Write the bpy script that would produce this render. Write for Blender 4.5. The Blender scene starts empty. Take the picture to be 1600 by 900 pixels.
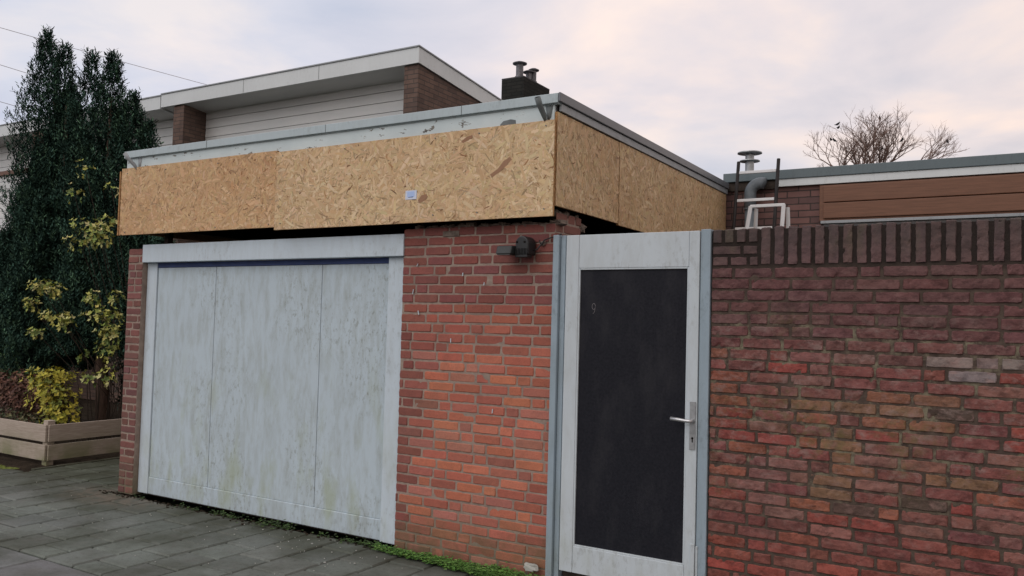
import bpy, math, random
import numpy as np
from mathutils import Vector, Matrix, noise

S = bpy.context.scene
C = S.collection
R = math.radians

# ------------------------------------------------------------------ camera
cam = bpy.data.cameras.new('camera')
cam.sensor_width = 36.0
cam.lens = 36.0 * 1301.7 / 1600.0
cam.clip_start = 0.05
cam.clip_end = 2000
camo = bpy.data.objects.new('camera', cam)
C.objects.link(camo)
Rv = Vector((0.85630634, 0.51577506, 0.02674971))
Uv = Vector((-0.00019213, -0.05147538, 0.99867425))
Fv = Vector((-0.51646822, 0.85517622, 0.0439796))
camo.matrix_world = Matrix(((Rv.x, Uv.x, -Fv.x, 0.0), (Rv.y, Uv.y, -Fv.y, -4.5322),
                            (Rv.z, Uv.z, -Fv.z, 1.55), (0, 0, 0, 1)))
S.camera = camo

# ------------------------------------------------------------------ light
W = bpy.data.worlds.new('World')
S.world = W
W.use_nodes = True
wt = W.node_tree
wt.nodes.clear()
def wn(t, **k):
    n = wt.nodes.new(t)
    for a, b in k.items(): setattr(n, a, b)
    return n
SUN_EL, SUN_AZ = 40.0, 200.0      # azimuth measured clockwise from +Y
sky = wn('ShaderNodeTexSky', sky_type='NISHITA', sun_disc=False)
sky.sun_elevation = R(SUN_EL)
sky.sun_rotation = R(SUN_AZ)
sky.air_density = 1.2
sky.dust_density = 2.0
bg1 = wn('ShaderNodeBackground'); bg1.inputs[1].default_value = 0.10
wt.links.new(sky.outputs[0], bg1.inputs[0])
geo = wn('ShaderNodeTexCoord')
sep = wn('ShaderNodeSeparateXYZ'); wt.links.new(geo.outputs['Generated'], sep.inputs[0])
zc = wn('ShaderNodeMath', operation='MAXIMUM'); wt.links.new(sep.outputs[2], zc.inputs[0]); zc.inputs[1].default_value = 0.0
zp = wn('ShaderNodeMath', operation='ADD'); wt.links.new(zc.outputs[0], zp.inputs[0]); zp.inputs[1].default_value = 0.16
dx = wn('ShaderNodeMath', operation='DIVIDE'); wt.links.new(sep.outputs[0], dx.inputs[0]); wt.links.new(zp.outputs[0], dx.inputs[1])
dy = wn('ShaderNodeMath', operation='DIVIDE'); wt.links.new(sep.outputs[1], dy.inputs[0]); wt.links.new(zp.outputs[0], dy.inputs[1])
cb = wn('ShaderNodeCombineXYZ'); wt.links.new(dx.outputs[0], cb.inputs[0]); wt.links.new(dy.outputs[0], cb.inputs[1])
n1 = wn('ShaderNodeTexNoise'); n1.inputs['Scale'].default_value = 1.5; n1.inputs['Detail'].default_value = 6; n1.inputs['Roughness'].default_value = 0.52; n1.inputs['Distortion'].default_value = 0.25
n2 = wn('ShaderNodeTexNoise'); n2.inputs['Scale'].default_value = 0.45; n2.inputs['Detail'].default_value = 4
wt.links.new(cb.outputs[0], n1.inputs['Vector'])
mp = wn('ShaderNodeMapping'); mp.inputs['Location'].default_value = (3.1, 7.7, 0); wt.links.new(cb.outputs[0], mp.inputs[0]); wt.links.new(mp.outputs[0], n2.inputs['Vector'])
r1 = wn('ShaderNodeValToRGB')
e = r1.color_ramp.elements
e[0].position = 0.34; e[0].color = (0.62, 0.645, 0.72, 1)
e[1].position = 0.66; e[1].color = (1.0, 0.88, 0.80, 1)
m_ = r1.color_ramp.elements.new(0.50); m_.color = (0.775, 0.755, 0.785, 1)
wt.links.new(n1.outputs[0], r1.inputs[0])
r2 = wn('ShaderNodeValToRGB')
e = r2.color_ramp.elements
e[0].position = 0.35; e[0].color = (0.96, 0.99, 1.04, 1)
e[1].position = 0.65; e[1].color = (1.07, 1.0, 0.98, 1)
wt.links.new(n2.outputs[0], r2.inputs[0])
mul = wn('ShaderNodeMixRGB', blend_type='MULTIPLY'); mul.inputs[0].default_value = 1
wt.links.new(r1.outputs[0], mul.inputs[1]); wt.links.new(r2.outputs[0], mul.inputs[2])
# warmer toward +x (the lighter part of the evening sky)
wx = wn('ShaderNodeMapRange'); wx.inputs[1].default_value = -0.8; wx.inputs[2].default_value = 0.3; wx.inputs[3].default_value = 0; wx.inputs[4].default_value = 1
wt.links.new(sep.outputs[0], wx.inputs[0])
wc = wn('ShaderNodeMixRGB'); wc.inputs[1].default_value = (0.955, 1.0, 1.065, 1); wc.inputs[2].default_value = (1.05, 0.995, 0.95, 1)
wt.links.new(wx.outputs[0], wc.inputs[0])
mul2 = wn('ShaderNodeMixRGB', blend_type='MULTIPLY'); mul2.inputs[0].default_value = 1
wt.links.new(mul.outputs[0], mul2.inputs[1]); wt.links.new(wc.outputs[0], mul2.inputs[2])
hz = wn('ShaderNodeMapRange'); hz.inputs[1].default_value = .42; hz.inputs[2].default_value = .12; hz.inputs[3].default_value = 0; hz.inputs[4].default_value = 1
wt.links.new(sep.outputs[2], hz.inputs[0])
hm = wn('ShaderNodeMath', operation='MULTIPLY'); wt.links.new(hz.outputs[0], hm.inputs[0]); wt.links.new(wx.outputs[0], hm.inputs[1])
mul3 = wn('ShaderNodeMixRGB', blend_type='MULTIPLY'); mul3.inputs[2].default_value = (1.13, 1.04, .95, 1)
wt.links.new(hm.outputs[0], mul3.inputs[0]); wt.links.new(mul2.outputs[0], mul3.inputs[1]); mul2 = mul3
bg2 = wn('ShaderNodeBackground'); bg2.inputs[1].default_value = 1.0
wt.links.new(mul2.outputs[0], bg2.inputs[0])
mx = wn('ShaderNodeMixShader')
cov = wn('ShaderNodeMapRange'); cov.inputs[1].default_value = 0.3; cov.inputs[2].default_value = 0.6; cov.inputs[3].default_value = 0.86; cov.inputs[4].default_value = 1.0
wt.links.new(n2.outputs[0], cov.inputs[0])
wt.links.new(cov.outputs[0], mx.inputs[0]); wt.links.new(bg1.outputs[0], mx.inputs[1]); wt.links.new(bg2.outputs[0], mx.inputs[2])
wo = wn('ShaderNodeOutputWorld'); wt.links.new(mx.outputs[0], wo.inputs[0])

sl = bpy.data.lights.new('sun', 'SUN')
sl.energy = 0.9; sl.angle = R(50); sl.color = (1.0, 0.96, 0.92)
so = bpy.data.objects.new('sun', sl); C.objects.link(so)
sd = Vector((math.sin(R(SUN_AZ)) * math.cos(R(SUN_EL)), math.cos(R(SUN_AZ)) * math.cos(R(SUN_EL)), math.sin(R(SUN_EL))))
so.rotation_euler = sd.to_track_quat('Z', 'Y').to_euler()
so.location = sd * 30

S.view_settings.view_transform = 'Standard'
S.view_settings.look = 'None'
S.view_settings.gamma = 1.0
S.view_settings.use_curve_mapping = False
S.view_settings.exposure = 0.0
S.render.engine = 'CYCLES'
S.cycles.max_bounces = 6
S.cycles.use_denoising = True

# ------------------------------------------------------------------ materials
class Mat:
    """tiny node helper"""
    def __init__(s, name, rough=0.8, spec=0.3, metal=0.0, col=(.5, .5, .5)):
        s.m = bpy.data.materials.new(name); s.m.use_nodes = True
        s.t = s.m.node_tree; s.b = s.t.nodes['Principled BSDF']
        s.b.inputs['Roughness'].default_value = rough
        s.b.inputs['Specular IOR Level'].default_value = spec
        s.b.inputs['Metallic'].default_value = metal
        s.b.inputs['Base Color'].default_value = (*col, 1)
        s.tc = s.t.nodes.new('ShaderNodeTexCoord')
        s.obj = s.tc.outputs['Object']
        s.h = None
    def L(s, a, b): s.t.links.new(a, b)
    def map(s, scale=(1, 1, 1), loc=(0, 0, 0), src=None):
        n = s.t.nodes.new('ShaderNodeMapping'); n.inputs['Scale'].default_value = scale; n.inputs['Location'].default_value = loc
        s.L(src or s.obj, n.inputs[0]); return n.outputs[0]
    def noise(s, scale, detail=4, rough=0.55, sc=(1, 1, 1), loc=(0, 0, 0), dist=0.0, src=None):
        n = s.t.nodes.new('ShaderNodeTexNoise'); n.inputs['Scale'].default_value = scale
        n.inputs['Detail'].default_value = detail; n.inputs['Roughness'].default_value = rough; n.inputs['Distortion'].default_value = dist
        s.L(s.map(sc, loc, src), n.inputs['Vector']); return n.outputs[0]
    def rng(s, v, a, b, c=0.0, d=1.0, smooth=False):
        n = s.t.nodes.new('ShaderNodeMapRange'); s.L(v, n.inputs[0])
        if smooth: n.interpolation_type = 'SMOOTHSTEP'
        for i, x in zip((1, 2, 3, 4), (a, b, c, d)): n.inputs[i].default_value = x
        return n.outputs[0]
    def math(s, op, a, b):
        n = s.t.nodes.new('ShaderNodeMath'); n.operation = op
        for i, x in enumerate((a, b)):
            if isinstance(x, (int, float)): n.inputs[i].default_value = x
            else: s.L(x, n.inputs[i])
        return n.outputs[0]
    def mix(s, f, a, b, mode='MIX'):
        n = s.t.nodes.new('ShaderNodeMixRGB'); n.blend_type = mode
        for i, x in zip((0, 1, 2), (f, a, b)):
            if isinstance(x, (int, float)): n.inputs[i].default_value = x
            elif isinstance(x, tuple): n.inputs[i].default_value = (*x, 1)
            else: s.L(x, n.inputs[i])
        return n.outputs[0]
    def attr(s, name='Col'):
        n = s.t.nodes.new('ShaderNodeAttribute'); n.attribute_name = name; return n.outputs['Color']
    def sep(s, src=None):
        n = s.t.nodes.new('ShaderNodeSeparateXYZ'); s.L(src or s.obj, n.inputs[0]); return n.outputs
    def comb(s, x, y, z):
        n = s.t.nodes.new('ShaderNodeCombineXYZ')
        for i, v in enumerate((x, y, z)):
            if isinstance(v, (int, float)): n.inputs[i].default_value = v
            else: s.L(v, n.inputs[i])
        return n.outputs[0]
    def col(s, c): s.L(c, s.b.inputs['Base Color']) if not isinstance(c, tuple) else None; return s
    def rough(s, v): s.L(v, s.b.inputs['Roughness'])
    def bump(s, h, strength=0.5, dist=0.01):
        n = s.t.nodes.new('ShaderNodeBump'); n.inputs['Strength'].default_value = strength; n.inputs['Distance'].default_value = dist
        s.L(h, n.inputs['Height'])
        if s.h is not None: s.L(s.h, n.inputs['Normal'])
        s.h = n.outputs[0]; s.L(s.h, s.b.inputs['Normal']); return s

M = {}
def simple(name, col, rough=0.6, spec=0.3, metal=0.0, var=0.12, scale=9.0, bump=0.15, bscale=60):
    k = Mat(name, rough, spec, metal)
    n = k.noise(scale, 5, 0.6)
    d = tuple(c * (1 - var * 1.6) for c in col); l = tuple(min(1, c * (1 + var)) for c in col)
    k.col(k.mix(k.rng(n, .3, .7), d, l))
    if bump: k.bump(k.noise(bscale, 3), bump, 0.002)
    M[name] = k.m; return k

# brick faces carry a colour of their own per brick (Col); pores, soot and moss come on top
k = Mat('pier brick', 0.88, 0.2)
c = k.attr()
c = k.mix(k.rng(k.noise(38, 5, .65), .3, .75, 0, .55), c, k.mix(1.0, c, (1.45, 1.3, 1.2), 'MULTIPLY'))
c = k.mix(k.rng(k.noise(120, 3, .6), .52, .72, 0, .45), c, k.mix(1.0, c, (.5, .45, .45), 'MULTIPLY'))
c = k.mix(k.rng(k.noise(3.2, 4, .6, (1, 1, .5)), .55, .78, 0, .30), c, (.13, .085, .07))
zs = k.sep()
moss = k.math('MULTIPLY', k.rng(zs[2], .38, .0, 0, 1), k.rng(k.noise(9, 4), .4, .6, 0, .6))
c = k.mix(moss, c, (.10, .10, .05))
k.col(c); k.bump(k.noise(90, 5, .7), .55, .003); k.bump(k.noise(22, 4, .6), .5, .006)
M['pier brick'] = k.m

k = Mat('pier mortar', 0.95, 0.1)
c = k.mix(k.rng(k.noise(26, 5), .3, .7), (.25, .195, .165), (.36, .29, .24))
c = k.mix(k.rng(k.noise(4, 4), .5, .72, 0, .6), c, (.17, .13, .11))
zs = k.sep()
c = k.mix(k.math('MULTIPLY', k.rng(zs[2], .38, .0), .7), c, (.11, .11, .06))
k.col(c); k.bump(k.noise(140, 4, .7), .7, .004)
M['pier mortar'] = k.m

k = Mat('garden brick', 0.85, 0.25)
c = k.attr()
c = k.mix(k.rng(k.noise(30, 6, .7), .3, .75, 0, .7), c, k.mix(1.0, c, (1.6, 1.45, 1.35), 'MULTIPLY'))
c = k.mix(k.math('MULTIPLY', k.rng(k.noise(13, 5, .7, (1, 1, 1.5), (8, 2, 5)), .50, .64, 0, .6), k.rng(k.sep()[2], .2, 1.0, .25, 1)), c, (.28, .175, .155))
c = k.mix(k.rng(k.sep()[2], 1.45, 1.65, 0, .55), c, (.125, .062, .062))
c = k.mix(k.rng(k.noise(11, 6, .75, (1, 1, 1.9), (4, 2, 1)), .46, .62, 0, .7), c, k.mix(1.0, c, (.36, .34, .34), 'MULTIPLY'))
# lime bloom in a band half way up
zs = k.sep()
band = k.math('MULTIPLY', k.rng(zs[2], .45, .95, 0, 1, True), k.rng(zs[2], 1.72, 1.55, 0, 1, True))
bl = k.math('MULTIPLY', band, k.rng(k.noise(8, 6, .72, (1, 1, 1.8), (9, 1, 3)), .53, .68, 0, .62))
c = k.mix(bl, c, (.27, .20, .18))
al = k.math('MULTIPLY', k.rng(k.noise(2.0, 3, .5, (1, 1, 1.1), (2.33, 0, .6)), .54, .64, 0, 1), k.rng(k.noise(24, 5, .65), .42, .6, 0, .75))
al = k.math('MULTIPLY', k.math('MULTIPLY', al, band), .7)
c = k.mix(al, c, (.13, .115, .045))
top = k.math('MULTIPLY', k.rng(zs[2], 1.80, 2.1, 0, .72, True), k.rng(k.noise(12, 5, .6, (1, 1, .4)), .25, .6, .45, 1))
c = k.mix(top, c, (.062, .055, .052))
gs = k.math('MULTIPLY', k.rng(zs[2], 1.9, 2.1), k.rng(k.noise(6, 4, .6, (1, 1, .3), (7, 0, 0)), .55, .7, 0, .6))
c = k.mix(gs, c, (.10, .105, .055))
k.col(c); k.bump(k.noise(70, 5, .7), .7, .004); k.bump(k.noise(16, 5, .65), .7, .012)
M['garden brick'] = k.m

k = Mat('garden mortar', 0.95, 0.1)
c = k.mix(k.rng(k.noise(20, 5), .3, .7), (.060, .045, .038), (.115, .088, .070))
zs = k.sep()
c = k.mix(k.rng(zs[2], 1.86, 1.92, 0, .85), c, (.022, .018, .017))
band = k.math('MULTIPLY', k.rng(zs[2], .45, .95, 0, 1, True), k.rng(zs[2], 1.72, 1.55, 0, 1, True))
c = k.mix(k.math('MULTIPLY', band, k.rng(k.noise(9, 5, .7, (1, 1, 1), (5, 0, 0)), .5, .62, 0, .65)), c, (.27, .25, .17))
k.col(c); k.bump(k.noise(120, 4, .7), .8, .005)
M['garden mortar'] = k.m

def brick_tex(name, c1, c2, mort, bw=.21, bh=.0625):
    k = Mat(name, .9, .15)
    s = k.sep()
    v = k.comb(k.math('ADD', s[0], s[1]), s[2], 0)
    n = k.t.nodes.new('ShaderNodeTexBrick')
    n.inputs['Color1'].default_value = (*c1, 1); n.inputs['Color2'].default_value = (*c2, 1); n.inputs['Mortar'].default_value = (*mort, 1)
    n.inputs['Scale'].default_value = 1; n.inputs['Mortar Size'].default_value = .006; n.inputs['Mortar Smooth'].default_value = .3
    n.inputs['Brick Width'].default_value = bw; n.inputs['Row Height'].default_value = bh; n.inputs['Bias'].default_value = 0
    d = k.t.nodes.new('ShaderNodeVectorMath'); d.operation = 'ADD'
    nz = k.t.nodes.new('ShaderNodeTexNoise'); nz.inputs['Scale'].default_value = 30; k.L(k.obj, nz.inputs['Vector'])
    sc = k.t.nodes.new('ShaderNodeVectorMath'); sc.operation = 'SCALE'; sc.inputs['Scale'].default_value = .006
    k.L(nz.outputs['Color'], sc.inputs[0]); k.L(v, d.inputs[0]); k.L(sc.outputs[0], d.inputs[1]); k.L(d.outputs[0], n.inputs['Vector'])
    c = k.mix(k.rng(k.noise(7, 5), .3, .7, 0, .5), n.outputs['Color'], k.mix(1.0, n.outputs['Color'], (.5, .5, .52), 'MULTIPLY'))
    k.col(c); k.bump(k.math('SUBTRACT', 1.0, n.outputs['Fac']), .8, .006); k.bump(k.noise(80, 4), .4, .003)
    M[name] = k.m
brick_tex('house brick', (.19, .13, .105), (.125, .09, .078), (.10, .085, .075))
brick_tex('extension brick', (.24, .135, .12), (.145, .09, .085), (.075, .06, .055))
brick_tex('chimney brick', (.030, .030, .027), (.022, .024, .022), (.018, .019, .018))

# OSB: each strand has its own colour, grain runs along it
k = Mat('osb strand', 0.62, 0.25)
c = k.attr()
c = k.mix(k.rng(k.noise(150, 4, .7, (1, 1, 1)), .35, .7, 0, .35), c, k.mix(1.0, c, (.62, .52, .42), 'MULTIPLY'))
c = k.mix(k.rng(k.noise(1.4, 3), .4, .65, 0, .35), c, k.mix(1.0, c, (.80, .68, .60), 'MULTIPLY'))
k.col(c); k.bump(k.noise(200, 3, .6), .25, .001)
M['osb strand'] = k.m
simple('osb edge', (.42, .24, .11), .85, .1, var=.35, scale=60)

def paint(name, base, grime, alg, gs=1.0, streak=True, rough=.55):
    k = Mat(name, rough, .35)
    s = k.sep()
    c = k.mix(k.rng(k.noise(2.2, 4), .3, .7), tuple(x * .93 for x in base), base)
    st = k.noise(5, 6, .72, (3.2, 3.2, .75) if streak else (1, 1, 1), (1, 0, 2), .35)
    c = k.mix(k.rng(st, .44, .74, 0, .55 * gs), c, grime)
    pat = k.math('MULTIPLY', k.rng(k.noise(1.7, 3, .5, (1, 1, .8), (1.3, 0, .2)), .42, .60), k.rng(k.noise(22, 6, .75, (1.5, 1, .7)), .52, .66))
    c = k.mix(k.math('MULTIPLY', pat, .75 * gs), c, tuple(x * .75 for x in grime))
    ag = k.math('MULTIPLY', k.rng(s[2], 1.5, .35, 0, 1), k.rng(k.noise(3.1, 5, .6, (1.4, 1, .55), (6, 0, 1)), .52, .68, 0, .55 * gs))
    c = k.mix(ag, c, alg)
    k.col(c); k.bump(k.noise(45, 4, .6, (1, 1, .8)), .10, .002); M[name] = k.m
    return k
paint('door paint', (.485, .585, .645), (.285, .315, .285), (.33, .385, .255), 1.1)
paint('frame paint', (.56, .66, .73), (.36, .40, .39), (.38, .43, .33), .6)
paint('gate paint', (.54, .61, .65), (.34, .36, .34), (.36, .40, .31), .6)
paint('grey paint', (.30, .385, .445), (.19, .24, .26), (.22, .26, .2), .8)
paint('trim metal', (.44, .53, .56), (.30, .34, .34), (.30, .33, .27), .5, rough=.4)
paint('trim dark', (.155, .17, .19), (.11, .12, .12), (.12, .13, .10), .6, rough=.4)
paint('zinc board', (.33, .36, .38), (.22, .24, .24), (.22, .24, .20), .7, rough=.5)
paint('clean white', (.66, .71, .72), (.5, .54, .53), (.5, .53, .45), .4)
paint('ext trim', (.125, .165, .18), (.09, .115, .12), (.1, .12, .09), .6, rough=.45)

k = Mat('peeling paint', .6, .3)
c = k.mix(k.rng(k.noise(3, 4), .3, .7), (.50, .59, .61), (.60, .69, .70))
fl = k.noise(7, 7, .68, (1.0, 1, 2.6), (3.3, 0, 0), .3)
f2 = k.noise(1.3, 2, .5)
fk = k.math('MULTIPLY', k.rng(fl, .595, .61), k.rng(f2, .42, .48))
c = k.mix(k.rng(fl, .58, .62, 0, .4), c, (.72, .78, .78))
c = k.mix(fk, c, k.mix(k.rng(k.noise(40), .4, .6), (.12, .12, .11), (.24, .23, .20)))
k.col(c); k.bump(k.rng(fl, .62, .645, 1, 0), .6, .003)
M['peeling paint'] = k.m

k = Mat('lap siding', .55, .3)
c = k.mix(k.rng(k.noise(2.5, 4, .6, (.4, 1, 2)), .3, .7), (.58, .61, .61), (.66, .68, .67))
k.col(c); M['lap siding'] = k.m

k = Mat('brown siding', .5, .4)
g = k.noise(14, 5, .6, (.35, 1, 6))
k.col(k.mix(k.rng(g, .3, .7), (.13, .06, .033), (.195, .09, .052)))
k.bump(g, .2, .002); M['brown siding'] = k.m

k = Mat('gate panel', .6, .14)
c = k.mix(k.rng(k.noise(70, 4, .6), .3, .7), (.009, .010, .0145), (.017, .018, .024))
c = k.mix(k.rng(k.noise(5, 5, .65, (1, 1, .4)), .5, .8, 0, .6), c, (.045, .045, .05))
k.col(c); k.bump(k.noise(160, 3), .3, .001); M['gate panel'] = k.m

k = Mat('paver concrete', .9, .15)
c = k.attr()
c = k.mix(k.rng(k.noise(150, 3, .7), .3, .7, 0, .6), c, k.mix(1.0, c, (1.5, 1.5, 1.45), 'MULTIPLY'))
c = k.mix(k.rng(k.noise(1.7, 5, .6), .42, .66, 0, .75), c, (.058, .064, .046))
c = k.mix(k.rng(k.noise(28, 6, .75), .5, .72, 0, .5), c, (.045, .047, .038))
c = k.mix(k.rng(k.noise(5, 5, .65, loc=(4, 1, 0)), .52, .72, 0, .5), c, (.15, .15, .14))
s = k.sep()
nw = k.math('MULTIPLY', k.rng(s[1], -.62, -.05, 0, 1, True), k.rng(k.noise(4, 4), .3, .6, .3, .85))
c = k.mix(nw, c, (.052, .056, .038))
dd = k.t.nodes.new('ShaderNodeVectorMath'); dd.operation = 'DISTANCE'; k.L(k.map((1, 2.0, 1)), dd.inputs[0]); dd.inputs[1].default_value = (-6.55, -.22, 0)
sn = k.math('MULTIPLY', k.rng(dd.outputs['Value'], .85, .15, 0, 1, True), k.rng(k.noise(9, 5, .65), .35, .6, 0, .8))
c = k.mix(sn, c, (.17, .145, .115))
k.col(c); k.bump(k.noise(220, 4, .7), .5, .003); k.bump(k.noise(12, 3), .3, .006)
M['paver concrete'] = k.m

k = Mat('soil', .95, .05)
k.col(k.mix(k.rng(k.noise(9, 6, .7), .3, .7), (.018, .015, .011), (.065, .05, .036)))
k.bump(k.noise(30, 6, .7), 1.0, .03); M['soil'] = k.m
k = Mat('joint soil', .95, .05)
k.col(k.mix(k.rng(k.noise(5, 5), .4, .65), (.010, .010, .008), (.016, .020, .009)))
k.bump(k.noise(60, 5, .7), 1.0, .01); M['joint soil'] = k.m

def leafmat(name, trans=.15):
    k = Mat(name, .8 if name == 'needle' else .6, .05 if name == 'needle' else .2); k.col(k.attr())
    try: k.b.inputs['Transmission Weight'].default_value = 0
    except Exception: pass
    M[name] = k.m
for n in ('leaf', 'needle'): leafmat(n)
k = Mat('bark', .9, .1); k.col(k.mix(k.rng(k.noise(12, 6, .7, (1, 1, .25)), .3, .7), (.06, .04, .032), (.16, .11, .085))); k.bump(k.noise(25, 5, .7, (1, 1, .25)), .9, .02); M['bark'] = k.m
simple('twig bark', (.22, .155, .13), .85, .15)
simple('dark stem', (.045, .035, .028), .9, .1, var=.3)
k = Mat('fence wood', .8, .15)
g = k.noise(16, 5, .65, (.5, .5, 6))
c = k.mix(k.rng(g, .3, .7), (.31, .26, .215), (.46, .40, .34))
s = k.sep(); c = k.mix(k.math('MULTIPLY', k.rng(s[2], .33, .03), k.rng(k.noise(4), .38, .62, .1, .8)), c, (.15, .17, .075))
k.col(c); k.bump(g, .4, .003); M['fence wood'] = k.m
simple('black plastic', (.016, .018, .019), .42, .4, var=.3, bump=.1)
simple('dark plastic', (.03, .036, .036), .5, .4, var=.3)
simple('lamp glass', (.05, .06, .06), .15, .6)
simple('aluminium', (.55, .56, .57), .35, .5, .7, var=.08)
simple('white metal', (.70, .72, .73), .4, .4, var=.06)
simple('galvanised', (.36, .38, .39), .42, .5, .55, var=.2, scale=20)
simple('grey pvc', (.155, .185, .205), .45, .4, var=.12)
simple('lead', (.16, .185, .19), .6, .3, var=.25)
simple('black steel', (.022, .019, .019), .6, .3, var=.3)
simple('blue strip', (.035, .06, .17), .6, .3, var=.15)
simple('dark void', (.012, .010, .009), .9, .05)
simple('old timber', (.055, .045, .038), .9, .1, var=.4)
simple('roof felt', (.06, .06, .062), .9, .1)
simple('sticker paper', (.62, .68, .80), .5, .3, var=.02, bump=0)
simple('sticker field', (.42, .56, .86), .5, .3, var=.02, bump=0)
simple('sticker ink', (.05, .09, .25), .5, .3, var=.02, bump=0)
simple('cement', (.20, .165, .14), .95, .05, var=.3, scale=25, bump=.8, bscale=45)
simple('curtain glass', (.045, .05, .055), .12, .6, var=.2)
simple('moss', (.14, .17, .045), .95, .05, var=.35, scale=30, bump=.8)
simple('old zinc', (.15, .15, .16), .5, .4, .3, var=.3, scale=20)
simple('wire', (.34, .31, .30), .7, .1)
simple('flake', (.40, .41, .38), .8, .1)
simple('feather', (.02, .02, .022), .7, .2)
simple('paint scratch', (.20, .19, .20), .8, .1)

# ------------------------------------------------------------------ mesh helpers
class MB:
    def __init__(s): s.v = []; s.f = []; s.c = []; s.m = []
    def add(s, vs, fs, col=(1, 1, 1), mi=0):
        o = len(s.v); s.v.extend(vs)
        for f in fs: s.f.append([i + o for i in f]); s.c.append(col); s.m.append(mi)
    def box(s, x0, x1, y0, y1, z0, z1, col=(1, 1, 1), mi=0):
        vs = [(x, y, z) for z in (z0, z1) for y in (y0, y1) for x in (x0, x1)]
        s.add(vs, [(0, 2, 3, 1), (4, 5, 7, 6), (0, 1, 5, 4), (2, 6, 7, 3), (0, 4, 6, 2), (1, 3, 7, 5)], col, mi)
    def prism(s, pts, axis, a, b, col=(1, 1, 1), mi=0):
        """pts: polygon in the two other axes, extruded along axis from a to b"""
        n = len(pts)
        def mk(p, t):
            q = list(p); q.insert(axis, t); return tuple(q)
        vs = [mk(p, a) for p in pts] + [mk(p, b) for p in pts]
        fs = [tuple(range(n)), tuple(range(2 * n - 1, n - 1, -1))]
        fs += [(i, i + n, (i + 1) % n + n, (i + 1) % n) for i in range(n)]
        s.add(vs, fs, col, mi)
    def tube(s, pts, rads, n=8, col=(1, 1, 1), caps=True, mi=0):
        pts = [Vector(p) for p in pts]
        if not isinstance(rads, (list, tuple)): rads = [rads] * len(pts)
        vs = []; ref = None
        for i, p in enumerate(pts):
            d = (pts[min(i + 1, len(pts) - 1)] - pts[max(i - 1, 0)]).normalized()
            if ref is None:
                ref = Vector((0, 0, 1)) if abs(d.z) < .9 else Vector((1, 0, 0))
            a = (ref - d * ref.dot(d)).normalized(); b = d.cross(a); ref = a
            for j in range(n):
                t = 2 * math.pi * j / n
                vs.append(tuple(p + (a * math.cos(t) + b * math.sin(t)) * rads[i]))
        fs = []
        for i in range(len(pts) - 1):
            for j in range(n):
                fs.append((i * n + j, i * n + (j + 1) % n, (i + 1) * n + (j + 1) % n, (i + 1) * n + j))
        if caps:
            fs.append(tuple(range(n))[::-1]); fs.append(tuple(range((len(pts) - 1) * n, len(pts) * n)))
        s.add(vs, fs, col, mi)
    def lathe(s, prof, cx, cy, n=24, mi=0, col=(1, 1, 1)):
        vs = []
        for r, z in prof:
            for j in range(n):
                t = 2 * math.pi * j / n; vs.append((cx + r * math.cos(t), cy + r * math.sin(t), z))
        fs = [(i * n + j, i * n + (j + 1) % n, (i + 1) * n + (j + 1) % n, (i + 1) * n + j) for i in range(len(prof) - 1) for j in range(n)]
        fs.append(tuple(range(n))[::-1]); fs.append(tuple(range((len(prof) - 1) * n, len(prof) * n)))
        s.add(vs, fs, col, mi)
    def build(s, name, mats, parent=None, smooth=False, bevel=0.0, base=None):
        b = Vector(parent['_w']) if parent is not None else Vector(base or (0, 0, 0))
        me = bpy.data.meshes.new(name)
        me.from_pydata([(x - b.x, y - b.y, z - b.z) for x, y, z in s.v], [], s.f)
        if not isinstance(mats, (list, tuple)): mats = [mats]
        for m in mats: me.materials.append(M[m])
        at = me.color_attributes.new('Col', 'FLOAT_COLOR', 'CORNER')
        tot = np.empty((len(me.loops), 4), dtype=np.float32)
        cs = np.array([(*c[:3], 1.0) for c in s.c], dtype=np.float32)
        cnt = np.array([len(f) for f in s.f])
        tot[:] = np.repeat(cs, cnt, axis=0)
        at.data.foreach_set('color', tot.ravel())
        me.polygons.foreach_set('material_index', np.array(s.m, dtype=np.int32))
        if smooth: me.polygons.foreach_set('use_smooth', np.ones(len(s.f), dtype=bool))
        me.update()
        o = bpy.data.objects.new(name, me); C.objects.link(o)
        if parent is not None: o.parent = parent; o['_w'] = parent['_w']
        else: o.location = b; o['_w'] = tuple(b)
        if bevel:
            md = o.modifiers.new('bevel', 'BEVEL'); md.width = bevel; md.segments = 2; md.limit_method = 'ANGLE'
        return o

def tag(o, label=None, cat=None, group=None, kind=None):
    if label: o['label'] = label
    if cat: o['category'] = cat
    if group: o['group'] = group
    if kind: o['kind'] = kind
    return o
def thing(name, base, label, cat, group=None):
    o = bpy.data.objects.new(name, None); C.objects.link(o); o.location = base; o['_w'] = tuple(base)
    o.empty_display_size = .1
    return tag(o, label, cat, group)
def bx(name, dims, mat, parent, bevel=.003, label=None):
    m = MB(); m.box(*dims); o = m.build(name, mat, parent, bevel=bevel)
    if label: o['label'] = label
    return o

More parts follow.
